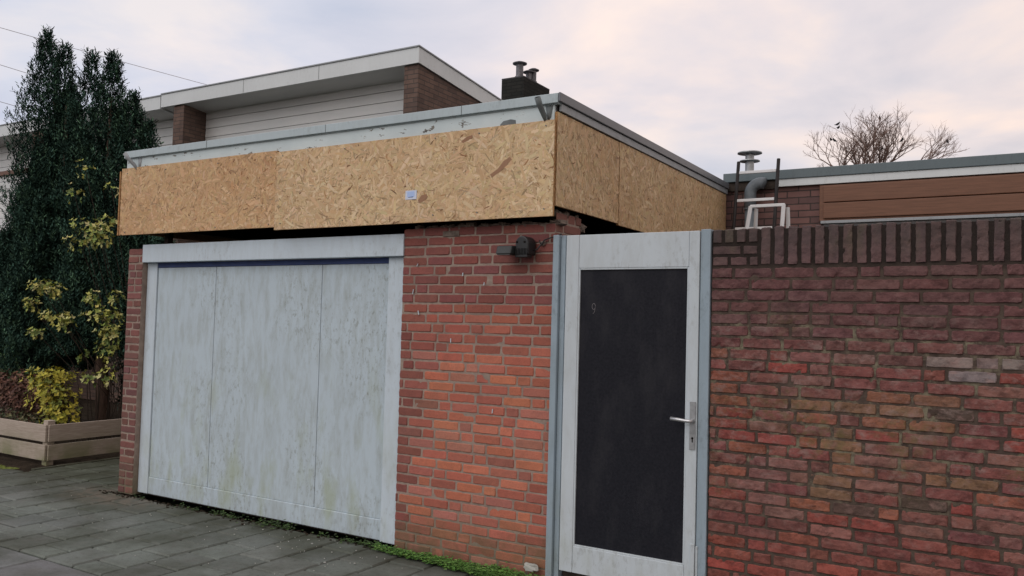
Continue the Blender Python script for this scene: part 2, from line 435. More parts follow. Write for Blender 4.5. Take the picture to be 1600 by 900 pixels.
# ---- individually modelled bricks on a wall face
def one_brick(mb, org, U, V, N, u0, u1, v0, v1, col, rnd, D=.006, rag=.0018):
    org, U, V, N = map(Vector, (org, U, V, N))
    cu, cv, hu, hv = (u0 + u1) / 2, (v0 + v1) / 2, (u1 - u0) / 2, (v1 - v0) / 2
    eu = min(.006 / hu, .3); ev = min(.005 / hv, .3)
    nu = max(3, int(hu * 2 / .019)); nv = max(2, int(hv * 2 / .02))
    us = [-1, -1 + eu] + [-1 + eu + (2 - 2 * eu) * i / nu for i in range(1, nu)] + [1 - eu, 1]
    vs_ = [-1, -1 + ev] + [-1 + ev + (2 - 2 * ev) * i / nv for i in range(1, nv)] + [1 - ev, 1]
    off = rnd.uniform(-.0022, .0022); tu = rnd.uniform(-.002, .002); tv = rnd.uniform(-.0018, .0018)
    rot = rnd.uniform(-.006, .006); sd = rnd.uniform(0, 100)
    P = []
    A, B = len(us), len(vs_)
    for j, b in enumerate(vs_):
        for i, a in enumerate(us):
            e = (i in (0, A - 1)) or (j in (0, B - 1))
            x = a * hu; y = b * hv
            n = noise.noise(Vector((x * 40 + sd, y * 40, sd))); n2 = noise.noise(Vector((x * 18 + sd, y * 18, 7 + sd)))
            n3 = noise.noise(Vector((x * 33, y * 25 + sd, 3))) + .5 * noise.noise(Vector((x * 90, y * 60 + sd, 5)))
            corner = (abs(a) > .9) and (abs(b) > .8)
            k_ = 1 - (.0018 / max(hu, .01) if corner else 0)
            xx = cu + x * k_ + n * rag * (1.6 if e else .5) + rot * -y
            yy = cv + y * (1 - (.05 if corner else 0)) + n3 * rag * (1.6 if e else .5) + rot * x
            d = (-D if e else off + tu * a + tv * b + n2 * rag * 1.1)
            if rag > .003:
                ch = noise.noise(Vector((xx * 55, yy * 55, sd * .1)))
                if e: xx -= a * max(0, ch) * .003; yy -= b * max(0, ch) * .0022
                elif (i in (1, A - 2) or j in (1, B - 2)) and ch > .2: d -= (ch - .2) * .016
                d += noise.noise(Vector((xx * 70, yy * 70, 2))) * .0007
            P.append(tuple(org + U * xx + V * yy + N * d))
    fs = [(j * A + i, j * A + i + 1, (j + 1) * A + i + 1, (j + 1) * A + i) for j in range(B - 1) for i in range(A - 1)]
    mb.add(P, fs, col)

def brick_face(mb, org, U, V, N, width, z0, z1, course, colfn, rnd, joint=.011, L=.21, D=.006, rag=.0018, head=.45, topfn=None):
    n = int(round((z1 - z0) / course))
    for r in range(n):
        v0 = z0 + r * course + joint / 2; v1 = z0 + (r + 1) * course - joint / 2
        u = -rnd.choice((0, .5)) * L * (r % 2) - (rnd.uniform(0, .1) if r % 2 else 0)
        prev_h = False
        while u < width - .004:
            l = L
            if rnd.random() < head and not prev_h: l = L / 2 - .003; prev_h = True
            else: prev_h = False
            a = max(u, 0) + (joint / 2 if u > 0 else .001); b = min(u + l, width)
            if width - b < .035: b = width
            bb = b - (joint / 2 if b < width else .001)
            if bb - a > .018:
                if topfn is None or v1 < topfn((a + bb) / 2):
                    sag = .003 * math.sin(u * 3 + r)
                    one_brick(mb, org, U, V, N, a, bb, v0 + sag, v1 + sag, colfn((a + bb) / 2, (v0 + v1) / 2, rnd), rnd, D, rag)
            u = b if b == width else u + l
            if b == width: break

def lerp(a, b, t): return tuple(x + (y - x) * t for x, y in zip(a, b))
def jit(c, rnd, s=.12, h=.05):
    k_ = 1 + rnd.uniform(-s, s); return tuple(max(.004, x * k_ * (1 + rnd.uniform(-h, h))) for x in c)

# ================================================================== GROUND
m = MB(); m.add([(-400, -400, -.06), (400, -400, -.06), (400, 400, -.06), (-400, 400, -.06)], [(0, 1, 2, 3)])
tag(m.build('ground', 'joint soil'), kind='structure')
m = MB()
rs = random.Random(5)
nx, ny = 46, 26
X0, X1, Y0, Y1 = -20.0, -6.75, .05, 6.0
vs = []
for j in range(ny + 1):
    for i in range(nx + 1):
        x = X0 + (X1 - X0) * i / nx; y = Y0 + (Y1 - Y0) * j / ny
        z = -.012 + .05 * noise.noise(Vector((x * 1.7, y * 1.7, 0))) + .02 * noise.noise(Vector((x * 7, y * 7, 4)))
        if x > -8.4: z = -.055
        if y < .3 : z = min(z, -.006)
        if y < .16 and x > -8.5: z = -.055
        vs.append((x, y, z))
m.add(vs, [(j * (nx + 1) + i, j * (nx + 1) + i + 1, (j + 1) * (nx + 1) + i + 1, (j + 1) * (nx + 1) + i) for j in range(ny) for i in range(nx)])
tag(m.build('garden_bed', 'soil', smooth=True), kind='structure')

# paving: single slabs, columns running towards the garage, joints staggered
def slab(mb, x0, x1, y0, y1, rnd, top=0.0, col=(.140, .157, .146)):
    g = .0066
    x0 += g; x1 -= g; y0 += g; y1 -= g
    z = top + rnd.uniform(-.0035, .0025)
    tx, ty = rnd.uniform(-.003, .003), rnd.uniform(-.003, .003)
    c = .009
    vs = []
    def zz(x, y): return z + tx * (x - x0) / .3 + ty * (y - y0) / .3
    for (a, b, dz) in ((0, 0, -.05), (1, 0, -.05), (1, 1, -.05), (0, 1, -.05)):
        X, Y = (x0, x1)[a], (y0, y1)[b]; vs.append((X, Y, z + dz))
    for (a, b) in ((0, 0), (1, 0), (1, 1), (0, 1)):
        X, Y = (x0, x1)[a], (y0, y1)[b]; vs.append((X, Y, zz(X, Y) - c + rnd.uniform(-.002, 0)))
    for (a, b) in ((0, 0), (1, 0), (1, 1), (0, 1)):
        X, Y = (x0 + c, x1 - c)[a], (y0 + c, y1 - c)[b]; vs.append((X, Y, zz(X, Y)))
    fs = [(8, 9, 10, 11)] + [(i, (i + 1) % 4, 4 + (i + 1) % 4, 4 + i) for i in range(4)] + [(4 + i, 4 + (i + 1) % 4, 8 + (i + 1) % 4, 8 + i) for i in range(4)]
    k_ = rnd.uniform(.90, 1.10)
    mb.add(vs, fs, tuple(v * k_ * rnd.uniform(.98, 1.02) for v in col))
m = MB(); rp = random.Random(11)
cw = .2965
for i in range(-26, 24):
    x0 = -5.85 + i * cw
    off = (0 if i % 2 == 0 else .155)
    y = -1.465
    first = (-1.15 + off) 
    ys = [-1.465]
    t = first
    while t - .30 > -1.465 + .02: t -= .30
    while t < .14:
        if t > -1.465 + .02: ys.append(t)
        t += .302
    lim = .04 if x0 < -8.4 else .135 if x0 < -6.75 else (-.03 if x0 < -3.7 else -.02)
    ys = [q for q in ys if q < lim - .04] + [lim]
    for a, b in zip(ys, ys[1:]): slab(m, x0, x0 + cw, a, b, rp)
tag(m.build('driveway', 'paver concrete'), kind='structure')
m = MB()
for i in range(-14, 12):
    for j in range(6):
        slab(m, -5.24 + i * .6, -4.64 + i * .6, -1.475 - .4 * (j + 1), -1.475 - .4 * j, rp, -.002, (.16, .168, .172))
tag(m.build('pavement', 'paver concrete'), kind='structure')
m = MB()
for i in range(7):
    for j in range(12):
        x = -8.3 + i * .3
        if x > -6.76: continue
        slab(m, x + (.0), min(x + .3, -6.72), .16 + j * .3, .46 + j * .3, rp, -.008, (.12, .14, .115))
tag(m.build('path', 'paver concrete'), kind='structure')
m = MB()
rq = random.Random(3)
for j in range(16): m.box(-8.36, -8.305, .17 + j * .25, .415 + j * .25, -.05, -.002 + rq.uniform(-.004, .004), (.12, .12, .09))
tag(m.build('kerb', 'paver concrete', bevel=.004), kind='structure')

# ================================================================== GARAGE
G = thing('garage', (-4.55, 1.7, 0), 'low flat roofed brick garage boarded up with chipboard under its white roof edge', 'garage')

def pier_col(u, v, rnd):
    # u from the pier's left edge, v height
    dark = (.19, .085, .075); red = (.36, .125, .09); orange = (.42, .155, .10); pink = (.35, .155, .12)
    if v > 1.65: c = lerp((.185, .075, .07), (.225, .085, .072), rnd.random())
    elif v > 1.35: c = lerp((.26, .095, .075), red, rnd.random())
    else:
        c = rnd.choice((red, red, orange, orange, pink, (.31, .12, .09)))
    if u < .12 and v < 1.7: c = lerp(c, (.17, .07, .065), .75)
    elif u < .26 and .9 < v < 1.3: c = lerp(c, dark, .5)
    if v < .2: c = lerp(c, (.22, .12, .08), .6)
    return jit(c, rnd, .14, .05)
rb = random.Random(21)
m = MB()
def rag_top(u): return 2.20 + .02 * math.sin(u * 9) + .03 * noise.noise(Vector((u * 5, 1, 1)))
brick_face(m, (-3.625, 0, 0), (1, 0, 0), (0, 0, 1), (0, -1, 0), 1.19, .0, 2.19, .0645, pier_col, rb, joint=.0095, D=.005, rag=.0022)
m.box(-3.62, -2.437, .004, .10, 0, 2.185, mi=1)
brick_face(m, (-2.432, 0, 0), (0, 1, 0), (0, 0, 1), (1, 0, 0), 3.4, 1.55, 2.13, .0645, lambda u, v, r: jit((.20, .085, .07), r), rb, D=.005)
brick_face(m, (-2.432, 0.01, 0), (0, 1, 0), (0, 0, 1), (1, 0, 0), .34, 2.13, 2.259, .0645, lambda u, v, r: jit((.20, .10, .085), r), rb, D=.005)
m.box(-2.53, -2.437, .10, 3.4, 0, 2.13, mi=1)
m.box(-2.53, -2.437, .10, .33, 2.13, 2.235, mi=1)
m.build('brick_wall', ['pier brick', 'pier mortar'], G, smooth=False)
# lumps of old mortar on the broken top of the wall
m = MB(); rl = random.Random(8)
def lump(mb, c, s, rnd, seed):
    vs = []; nn = 7
    for j in range(nn + 1):
        th = math.pi * j / nn
        for i in range(10):
            ph = 2 * math.pi * i / 10
            d = Vector((math.sin(th) * math.cos(ph), math.sin(th) * math.sin(ph), math.cos(th)))
            q = 1 + .55 * noise.noise(d * 1.7 + Vector((seed, 0, 0)))
            d = Vector(((abs(d.x) ** .6) * (1 if d.x > 0 else -1), (abs(d.y) ** .6) * (1 if d.y > 0 else -1), (abs(d.z) ** .6) * (1 if d.z > 0 else -1)))
            vs.append((c[0] + d.x * s[0] * q, c[1] + d.y * s[1] * q, c[2] + d.z * s[2] * q))
    fs = [(j * 10 + i, j * 10 + (i + 1) % 10, (j + 1) * 10 + (i + 1) % 10, (j + 1) * 10 + i) for j in range(nn) for i in range(10)]
    mb.add(vs, fs)
for i in range(30):
    u = -3.5 + i * .037 + rl.uniform(-.02, .02)
    lump(m, (u, .05, 2.186 + rl.uniform(-.008, .012)), (rl.uniform(.02, .05), .045, rl.uniform(.008, .028)), rl, i * 3.1)
for i in range(9):
    lump(m, (-2.47, .05 + i * .045, 2.25 + rl.uniform(-.02, .02) - .012 * max(0, i - 5)), (.03, rl.uniform(.02, .045), rl.uniform(.012, .035)), rl, 200 + i * 2.1)
for i in range(16):
    lump(m, (-2.47, .45 + i * .18 + rl.uniform(-.05, .05), 2.135), (.035, rl.uniform(.03, .08), rl.uniform(.008, .02)), rl, 300 + i * 2.1)
m.build('broken_mortar', 'cement', G)
for (x_, z_, h_, t_) in ((-3.53, 1.74, .035, .2), (-3.47, 1.60, .03, -.3), (-3.12, 1.86, .025, .1), (-2.95, 1.80, .02, .1), (-3.2, 1.42, .03, 0), (-2.86, .98, .03, .1), (-3.5, 1.93, .02, .4)):
    f_ = MB(); f_.prism([(x_, z_), (x_ + .006, z_ + .003), (x_ + .005 + t_ * h_, z_ + h_), (x_ + t_ * h_, z_ + h_ * .9)], 1, -.0075, -.003); f_.build('paint_fleck', 'frame paint', G)
# pale patch brick in the top of the pier
bx('mortar_patch', (-3.29, -3.155, -.005, .01, 2.128, 2.165), 'cement', G, .004)
# left pier and left wall
m = MB(); rb2 = random.Random(4)
brick_face(m, (-6.70, 0, 0), (1, 0, 0), (0, 0, 1), (0, -1, 0), .20, .0, 2.10, .0645, lambda u, v, r: jit(r.choice([(.19, .085, .08), (.165, .08, .075), (.15, .078, .07)]), r), rb2, joint=.012, L=.2, D=.005, rag=.0028)
m.box(-6.697, -6.502, .004, .10, 0, 2.10, mi=1)
m.box(-6.697, -6.60, .10, 3.4, 0, 2.10, mi=1)
m.build('brick_pier', ['pier brick', 'pier mortar'], G)
# rear wall and roof of the garage (dark inside)
m = MB(); m.box(-6.697, -2.437, 3.405, 3.41, 0, 2.86)
m.build('rear_wall', 'dark void', G)
m = MB()
m.box(-6.66, -2.41, -.06, 3.40, 2.87, 2.955)
m.build('roof', 'roof felt', G)
m = MB()
for x in (-6.5, -5.9, -5.3, -4.7, -4.1, -3.5, -2.9): m.box(x - .03, x + .03, .12, 3.38, 2.70, 2.868)
m.box(-6.64, -2.44, .06, .11, 2.32, 2.868)
m.box(-2.48, -2.43, .12, 3.38, 2.33, 2.868)
m.box(-6.68, -6.63, .12, 3.38, 2.33, 2.868)
m.box(-6.38, -6.33, .12, .17, 2.155, 2.32)
m.build('roof_timber', 'old timber', G)
# ---- white roof edge
m = MB(); m.box(-6.665, -2.418, -.080, -.058, 2.70, 2.905)
fb = m.build('fascia_board', 'peeling paint', G, bevel=.002); fb['label'] = 'peeling white fascia board over the garage front'
# butt joints in the board
for i, x in enumerate((-3.72,)):
    bx('fascia_joint', (x, x + .004, -.0795, -.077, 2.80, 2.90), 'old timber', fb, 0)
m = MB(); m.box(-6.68, -2.385, -.102, -.045, 2.912, 2.972); m.box(-6.68, -2.385, -.088, -.060, 2.9055, 2.912)
rt = m.build('roof_trim', 'trim metal', G, bevel=.004)
m = MB(); m.box(-2.383, -2.368, -.102, 3.41, 2.918, 2.975); m.box(-2.45, -2.384, -.04, 3.41, 2.955, 2.974)
m.build('roof_trim', 'trim dark', G, bevel=.004, ).__setitem__('label', 'dark grey metal roof trim along the garage side')
m = MB(); m.box(-2.398, -2.382, -.055, 3.41, 2.868, 2.916)
m.build('fascia_board', 'zinc board', G, bevel=.002).__setitem__('label', 'grey side fascia board under the dark trim')
m = MB(); m.box(-6.69, -6.67, -.045, 3.40, 2.80, 2.97); m.build('fascia_board', 'peeling paint', G, bevel=.002)
for x in (-5.6, -4.3, -3.1):
    bx('trim_joint', (x, x + .004, -.1035, -.1015, 2.914, 2.97), 'lead', rt, 0)
# ---- lead rainwater spouts poking out of the roof edge
def spout(x, d, r):
    m = MB()
    m.tube([(x, -.095, 2.80), (x + d * .2, -.11, 2.835), (x + d * .8, -.16, 2.895), (x + d, -.185, 2.935)], [r * .35, r * .85, r, r * 1.03], 14)
    m.tube([(x + d, -.186, 2.936), (x + d * 1.001, -.1865, 2.9375)], [r * .8, r * .8], 14, mi=1)
    m.prism([(x - .01, 2.905), (x + .042, 2.905), (x + .030, 2.83), (x + .008, 2.80)], 1, -.083, -.0785)
    return m
spout(-2.47, -.012, .019).build('rain_spout', ['lead', 'dark void'], G, smooth=True).__setitem__('label', 'grey lead rain spout near the front corner')
spout(-6.50, -.05, .017).build('rain_spout', ['zinc board', 'dark void'], G, smooth=True).__setitem__('label', 'pale rain spout at the far left end of the roof edge')
m = MB(); m.prism([(-2.80, 2.805), (-2.81, 2.82), (-2.785, 2.842), (-2.73, 2.848), (-2.695, 2.84), (-2.69, 2.805)], 1, -.082, -.0785)
m.build('lead_patch', 'lead', G)

# ---- chipboard sheets: a core plus thousands of pressed strands
def osb(name, org, U, N, width, z0, z1, seed, hue=0, label=None, topslope=0.0):
    rnd = random.Random(seed)
    org, U, N = Vector(org), Vector(U), Vector(N); V = Vector((0, 0, 1))
    mb = MB()
    th = .018
    P = [org + U * u + V * z - N * d for d in (0, th) for (u, z) in ((0, z0), (width, z0), (width, z1 + topslope), (0, z1))]
    basec = (.52, .36, .21)
    mb.add([tuple(p) for p in P], [(0, 1, 2, 3), (4, 7, 6, 5)], basec, 0)
    mb.add([tuple(p) for p in P], [(0, 4, 5, 1), (1, 5, 6, 2), (2, 6, 7, 3), (3, 7, 4, 0)], basec, 1)
    H = z1 - z0
    n = int(width * H * 4600)
    cols = [(.64, .47, .295), (.68, .51, .33), (.62, .445, .27), (.60, .42, .25), (.73, .565, .385), (.58, .40, .235), (.65, .47, .30), (.64, .49, .29)]
    dk = [(.36, .19, .085), (.27, .14, .065), (.42, .23, .10), (.20, .105, .055)]
    for i in range(n):
        u = rnd.uniform(0, width); v = rnd.uniform(0, H)
        L_ = rnd.uniform(.035, .13) * rnd.choice((.55, 1, 1)); w = rnd.uniform(.006, .027) * (.7 if L_ < .05 else 1)
        a = rnd.gauss(0, 1.0) if rnd.random() < .75 else rnd.uniform(0, math.pi)
        if hue == 2: a += math.pi / 2
        d = .0002 + i / n * .0022
        r_ = rnd.random()
        if r_ < .055 and i > n * .3: c = jit(rnd.choice(dk), rnd, .2); w *= .35; L_ *= .6
        else: c = jit(rnd.choice(cols), rnd, .11, .035)
        c = (c[0] * 1.04, c[1] * 1.07, c[2] * 1.03)
        if r_ > .90: c = tuple(q * .64 for q in c); w *= .45
        if hue == 1: c = (c[0] * .93, c[1] * .84, c[2] * .78)
        if hue == 2: c = (c[0] * .94, c[1] * .92, c[2] * .90)
        ca, sa = math.cos(a), math.sin(a)
        poly = []
        k1, k2 = rnd.uniform(.6, 1.0), rnd.uniform(.6, 1.0); b_ = rnd.uniform(-.12, .12) * L_
        for (s_, t_) in ((-1, -.5 * k1), (-.45, -1), (.5, -1), (1, -.6 * k2), (.93, .5 * k2), (.4, 1), (-.4, 1), (-.95, .6 * k1)):
            s2 = s_ * L_ / 2 * rnd.uniform(.9, 1.05); t2 = t_ * w / 2 * rnd.uniform(.8, 1.1) + b_ * (1 - s_ * s_)
            uu = u + s2 * ca - t2 * sa; vv = v + s2 * sa + t2 * ca
            uu = min(max(uu, 0), width); hh = H + topslope * uu / width
            vv = min(max(vv, 0), hh)
            poly.append(tuple(org + U * uu + V * (z0 + vv) + N * d))
        mb.add(poly, [tuple(range(8))], c, 0)
    o = mb.build(name, ['osb strand', 'osb edge'], G)
    if label: o['label'] = label
    return o
osb('chipboard_panel', (-6.70, -.100, 0), (1, 0, 0), (0, -1, 0), 1.912, 2.238, 2.822, 1, 1, 'warmer brown chipboard sheet at the left of the front')
main = osb('chipboard_panel', (-4.785, -.104, 0), (1, 0, 0), (0, -1, 0), 2.385, 2.216, 2.808, 2, 0, 'long pale chipboard sheet with a small sticker', )
osb('chipboard_panel', (-2.397, -.078, 0), (0, 1, 0), (1, 0, 0), .936, 2.284, 2.862, 3, 2, 'first chipboard sheet on the side, next to the corner')
osb('chipboard_panel', (-2.395, .862, 0), (0, 1, 0), (1, 0, 0), 2.54, 2.272, 2.864, 4, 2, 'second chipboard sheet on the side, farther from the corner')
osb('chipboard_panel', (-6.705, 3.3, 0), (0, -1, 0), (-1, 0, 0), 3.385, 2.27, 2.82, 6, 1, 'chipboard sheet on the left end of the garage')
m = MB(); m.box(-6.722, -6.706, -.108, -.088, 2.236, 2.80); m.build('edge_batten', 'osb edge', G, bevel=.002)
sc0 = None
for i, (x, z) in enumerate([(x, z) for z in (2.262, 2.775) for x in (-6.62, -6.1, -5.45, -4.85, -4.72, -4.1, -3.3, -2.95, -2.46)]):
    if sc0 is None:
        q = MB(); q.tube([(x, -.1015, z), (x, -.1062 - (.0), z)], .0045, 8); sc0 = q.build('screw', 'lead', G); sx0 = (x, z)
    else:
        o = sc0.copy(); C.objects.link(o); o.parent = G; o.location = (x - sx0[0] , -.0045 if x > -4.8 else 0, z - sx0[1])
# big dark strands seen in the long sheet
def patch(pts, d): mb = MB(); mb.add([(x, -.104 - d, z) for x, z in pts], [tuple(range(len(pts)))], (.34, .20, .12), 0); mb.build('dark_strand', 'osb strand', main)
patch([(-2.86, 2.50), (-2.80, 2.535), (-2.76, 2.58), (-2.715, 2.602), (-2.70, 2.585), (-2.735, 2.55), (-2.79, 2.51), (-2.84, 2.482)], .0024)
patch([(-3.09, 2.735), (-3.045, 2.762), (-3.005, 2.768), (-3.0, 2.752), (-3.04, 2.735), (-3.075, 2.722)], .0024)
patch([(-3.43, 2.365), (-3.40, 2.40), (-3.36, 2.405), (-3.345, 2.385), (-3.375, 2.36), (-3.42, 2.345)], .0024)
st = MB(); st.add([(-3.535, -.1085, 2.376), (-3.44, -.1085, 2.376), (-3.44, -.1085, 2.437), (-3.535, -.1085, 2.437)], [(0, 1, 2, 3)])
st.add([(-3.535, -.107, 2.376), (-3.44, -.107, 2.376), (-3.44, -.107, 2.437), (-3.535, -.107, 2.437)], [(3, 2, 1, 0)])
st.add([(-3.52, -.1087, 2.392), (-3.457, -.1087, 2.392), (-3.457, -.1087, 2.43), (-3.52, -.1087, 2.43)], [(0, 1, 2, 3)], mi=1)
st.add([(-3.512, -.1089, 2.389), (-3.47, -.1089, 2.389), (-3.466, -.1089, 2.395), (-3.512, -.1089, 2.3925)], [(0, 1, 2, 3)], mi=2)
s_ = st.build('sticker', ['sticker paper', 'sticker field', 'sticker ink'], main); s_['label'] = 'small white and blue paper sticker on the long sheet'

# ---- the garage door
DY = .05
D = MB(); D.box(-6.50, -3.62, .095, .11, .0, 2.0)
door = D.build('garage_door', 'old timber', G)
bx('lintel', (-6.49, -3.615, -.012, .06, 2.004, 2.158), 'frame paint', door, .004)
bx('door_jamb', (-6.497, -6.365, DY, .094, .02, 2.002), 'frame paint', door, .004)
bx('door_jamb', (-3.775, -3.632, DY - .02, .094, .02, 2.002), 'frame paint', door, .004)
bx('blue_strip', (-6.363, -3.777, DY + .006, .094, 1.962, 2.001), 'blue strip', door, .001)
bx('bottom_rail', (-6.363, -3.777, DY + .004, .094, .02, .165), 'door paint', door, .006)
xs = [-6.363, -5.615, -4.435, -3.777]
for a, b in zip(xs, xs[1:]):
    bx('door_panel', (a + .002, b - .0025, DY + .012, .094, .166, 1.960), 'door paint', door, .003)

# ================================================================== FLOODLIGHT
FL = thing('floodlight', (-2.62, 0, 2.0), 'small black floodlight with motion sensor on the brick pier beside the gate', 'lamp')
m = MB()
prof = []
for j in range(9):
    t = j / 8 * math.pi
    prof.append((-2.607 + .046 * math.cos(t), 2.055 + .046 * math.sin(t)))
prof += [(-2.653, 1.985), (-2.561, 1.985)]
m.prism(prof, 1, -.115, -.012)
m.build('sensor_housing', 'black plastic', FL, bevel=.008, smooth=False)
m = MB()
for i in range(8): m.box(-2.646 + i * .011, -2.640 + i * .011, -.122, -.115, 1.985, 2.025)
m.box(-2.650, -2.564, -.118, -.06, 1.968, 1.984)
m.build('sensor_lens', 'black plastic', FL, bevel=.002)
for x in (-2.64, -2.585):
    m = MB(); m.tube([(x, -.1155, 2.062), (x, -.1175, 2.062)], .007, 12); m.build('screw_hole', 'dark void', FL)
m = MB()
m.prism([(-.165, 1.985), (-.05, 1.985), (-.04, 2.045), (-.15, 2.038)], 0, -2.765, -2.656)
m.build('lamp_head', 'dark plastic', FL, bevel=.007)
m = MB(); m.prism([(-.158, 1.9835), (-.06, 1.9835), (-.06, 1.980), (-.158, 1.980)], 0, -2.757, -2.664); m.build('lamp_glass', 'lamp glass', FL)
m = MB(); m.box(-2.66, -2.60, -.014, .0, 2.02, 2.07); m.build('wall_bracket', 'black plastic', FL, bevel=.003)
m = MB()
m.tube([(-2.565, -.045, 2.015), (-2.54, -.04, 2.02), (-2.523, -.03, 2.045), (-2.51, -.024, 2.062), (-2.50, -.02, 2.08), (-2.46, -.02, 2.092), (-2.42, -.025, 2.10), (-2.375, -.03, 2.112)], [.0045] * 8, 8)
m.tube([(-2.508, -.02, 2.058), (-2.53, -.022, 2.064), (-2.535, -.02, 2.08)], .004, 6)
m.build('cable', 'black plastic', FL, smooth=True)
m = MB(); lump(m, (-2.515, -.008, 2.062), (.017, .012, .014), rl, 91.0); m.build('cable_plug', 'cement', FL)

# ================================================================== GATE
T = thing('garden_gate', (-1.93, .02, 0), 'white framed gate door with a black panel between garage and garden wall', 'gate')
bx('gate_post', (-2.43, -2.388, -.035, .07, .0, 2.108), 'grey paint', T, .004, 'blue grey post against the brick pier')
bx('gate_post', (-2.386, -2.352, -.012, .07, .0, 2.106), 'grey paint', T, .003)
bx('gate_post', (-1.503, -1.447, -.012, .09, .0, 2.112), 'grey paint', T, .003, 'blue grey post against the garden wall')
lf = MB(); lf.box(-2.345, -2.258, -.02, .025, .085, 2.104); leaf = lf.build('gate_frame', 'gate paint', T, bevel=.004)
bx('stile', (-1.567, -1.507, -.02, .025, .085, 2.104), 'gate paint', leaf, .003)
bx('top_rail', (-2.257, -1.568, -.0185, .025, 1.902, 2.104), 'gate paint', leaf, .003)
bx('bottom_rail', (-2.257, -1.568, -.0185, .025, .085, .242), 'gate paint', leaf, .003)
m = MB()
for d in ((-2.258, -2.248, .242, 1.902), (-1.577, -1.567, .242, 1.902)): m.box(d[0], d[1], -.016, .0, d[2], d[3])
m.box(-2.248, -1.577, -.016, .0, .242, .252); m.box(-2.248, -1.577, -.016, .0, 1.892, 1.902)
m.build('glazing_bead', 'gate paint', leaf, bevel=.002)
pn = bx('gate_panel', (-2.2475, -1.5775, -.006, .012, .2525, 1.8915), 'gate panel', T, 0)
m = MB(); cx, cz = -2.158, 1.672
m.tube([(cx + .011 * math.cos(t), -.0066, cz + .018 * math.sin(t)) for t in [i * .5 for i in range(13)]], .0016, 5)
m.tube([(cx + .010, -.0066, cz - .005), (cx + .006, -.0066, cz - .033), (cx - .004, -.0066, cz - .044)], .0013, 5)
m.build('scratch', 'paint scratch', pn)
hp = bx('handle_plate', (-1.546, -1.513, -.0265, -.0205, .885, 1.150), 'galvanised', T, .0015)
m = MB()
m.tube([(-1.5285, -.0265, 1.045), (-1.5285, -.068, 1.045)], [.012, .009], 14)
m.tube([(-1.522, -.066, 1.045), (-1.535, -.068, 1.045), (-1.56, -.068, 1.046), (-1.60, -.067, 1.049), (-1.642, -.064, 1.051)], [.010, .0105, .0095, .0105, .011], 12)
m.build('handle', 'aluminium', T, smooth=True)
m = MB(); m.tube([(-1.5285, -.0268, .948), (-1.5285, -.0275, .948)], .0065, 12); m.box(-1.5315, -1.5255, -.0275, -.0268, .925, .945); m.build('keyhole', 'dark void', hp)
m = MB(); m.box(-1.5055, -1.492, -.0175, -.0125, .0, .36); m.box(-1.53, -1.507, -.028, -.0205, .0, .37)
m.build('kick_strip', 'gate paint', T, bevel=.003)
m = MB(); m.box(-2.35, -1.50, .03, .10, .0, .07); m.build('threshold', 'old timber', T, bevel=.01)

# ================================================================== GARDEN WALL
WB = (0.3, .1, 0)
def garden_col(u, v, rnd):
    top = (.125, .085, .083); mar = (.15, .066, .064); red = (.20, .058, .047)
    mid = rnd.choice([(.18, .068, .06), (.17, .072, .066), (.19, .095, .082), (.15, .06, .055), (.23, .088, .06), (.21, .06, .05), (.16, .066, .06), (.185, .075, .065), (.20, .10, .085), (.16, .062, .06)])
    if u > .5 and u < 1.3 and .55 < v < 1.3 and rnd.random() < .3: mid = rnd.choice([(.19, .11, .07), (.21, .10, .065), (.08, .055, .045)])
    if u > 1.15 and v > 1.35 and rnd.random() < .6: mid = (.21, .19, .19)
    low = rnd.choice([red, (.17, .056, .048), (.16, .06, .053), (.21, .07, .05), (.17, .07, .06)])
    if rnd.random() < .08: low = (.26, .07, .055)
    upp = lerp(mar, (.12, .07, .068), rnd.random())
    if v > 1.88: c = top
    elif v > 1.42: c = lerp(mid, upp, min(1, (v - 1.42) / .18 + .25))
    elif v > .6: c = mid
    else: c = lerp(low, mid, max(0, (v - .3) / .3))
    return jit(c, rnd, .13, .05)
m = MB(); rg = random.Random(77)
Wd = 4.2
brick_face(m, (-1.445, 0, 0), (1, 0, 0), (0, 0, 1), (0, -1, 0), Wd, .0, 1.9, .0633, garden_col, rg, joint=.0085, L=.215, D=.009, rag=.0042, head=.3)
# courses under the coping at the gate end
c0 = 1.905
for r in range(2):
    u = .0
    for l in ((.10, .105, .06) if r == 0 else (.17, .09)):
        one_brick(m, (-1.445, 0, 0), (1, 0, 0), (0, 0, 1), (0, -1, 0), u + .004, u + l - .006, c0 + r * .0615, c0 + r * .0615 + .05, jit((.12, .085, .085), rg), rg, .012, .003); u += l
for i in range(4):
    one_brick(m, (-1.445, 0, 0), (1, 0, 0), (0, 0, 1), (0, -1, 0), i * .066 + .004, i * .066 + .058, c0 + .126, 2.108, jit((.11, .078, .075), rg), rg, .012, .003)
x = .268
while x < Wd:
    w = .0535 + rg.uniform(-.003, .004)
    cc = jit(rg.choice([(.165, .11, .115), (.14, .10, .105), (.15, .10, .095), (.19, .13, .13)]), rg, .15)
    one_brick(m, (-1.445, 0, 0), (1, 0, 0), (0, 0, 1), (0, -1, 0), x, x + w, c0 + rg.uniform(0, .006), 2.112 + rg.uniform(-.004, .004), cc, rg, .014, .0045)
    # top face of the same upright brick
    one_brick(m, (-1.445, .004, 2.112), (1, 0, 0), (0, 1, 0), (0, 0, 1), x, x + w, .004, .20, cc, rg, .012, .0035)
    x += w + .0135
one_brick(m, (-1.445, .004, 2.108), (1, 0, 0), (0, 1, 0), (0, 0, 1), .004, .26, .004, .20, (.1, .08, .075), rg, .012, .0035)
m.box(-1.442, -1.445 + Wd, .006, .205, .0, 2.103, mi=1)
tag(m.build('garden_wall', ['garden brick', 'garden mortar'], base=(-1.445, 0, 0)), 'old red brick garden wall with upright coping bricks, right of the gate', 'wall')

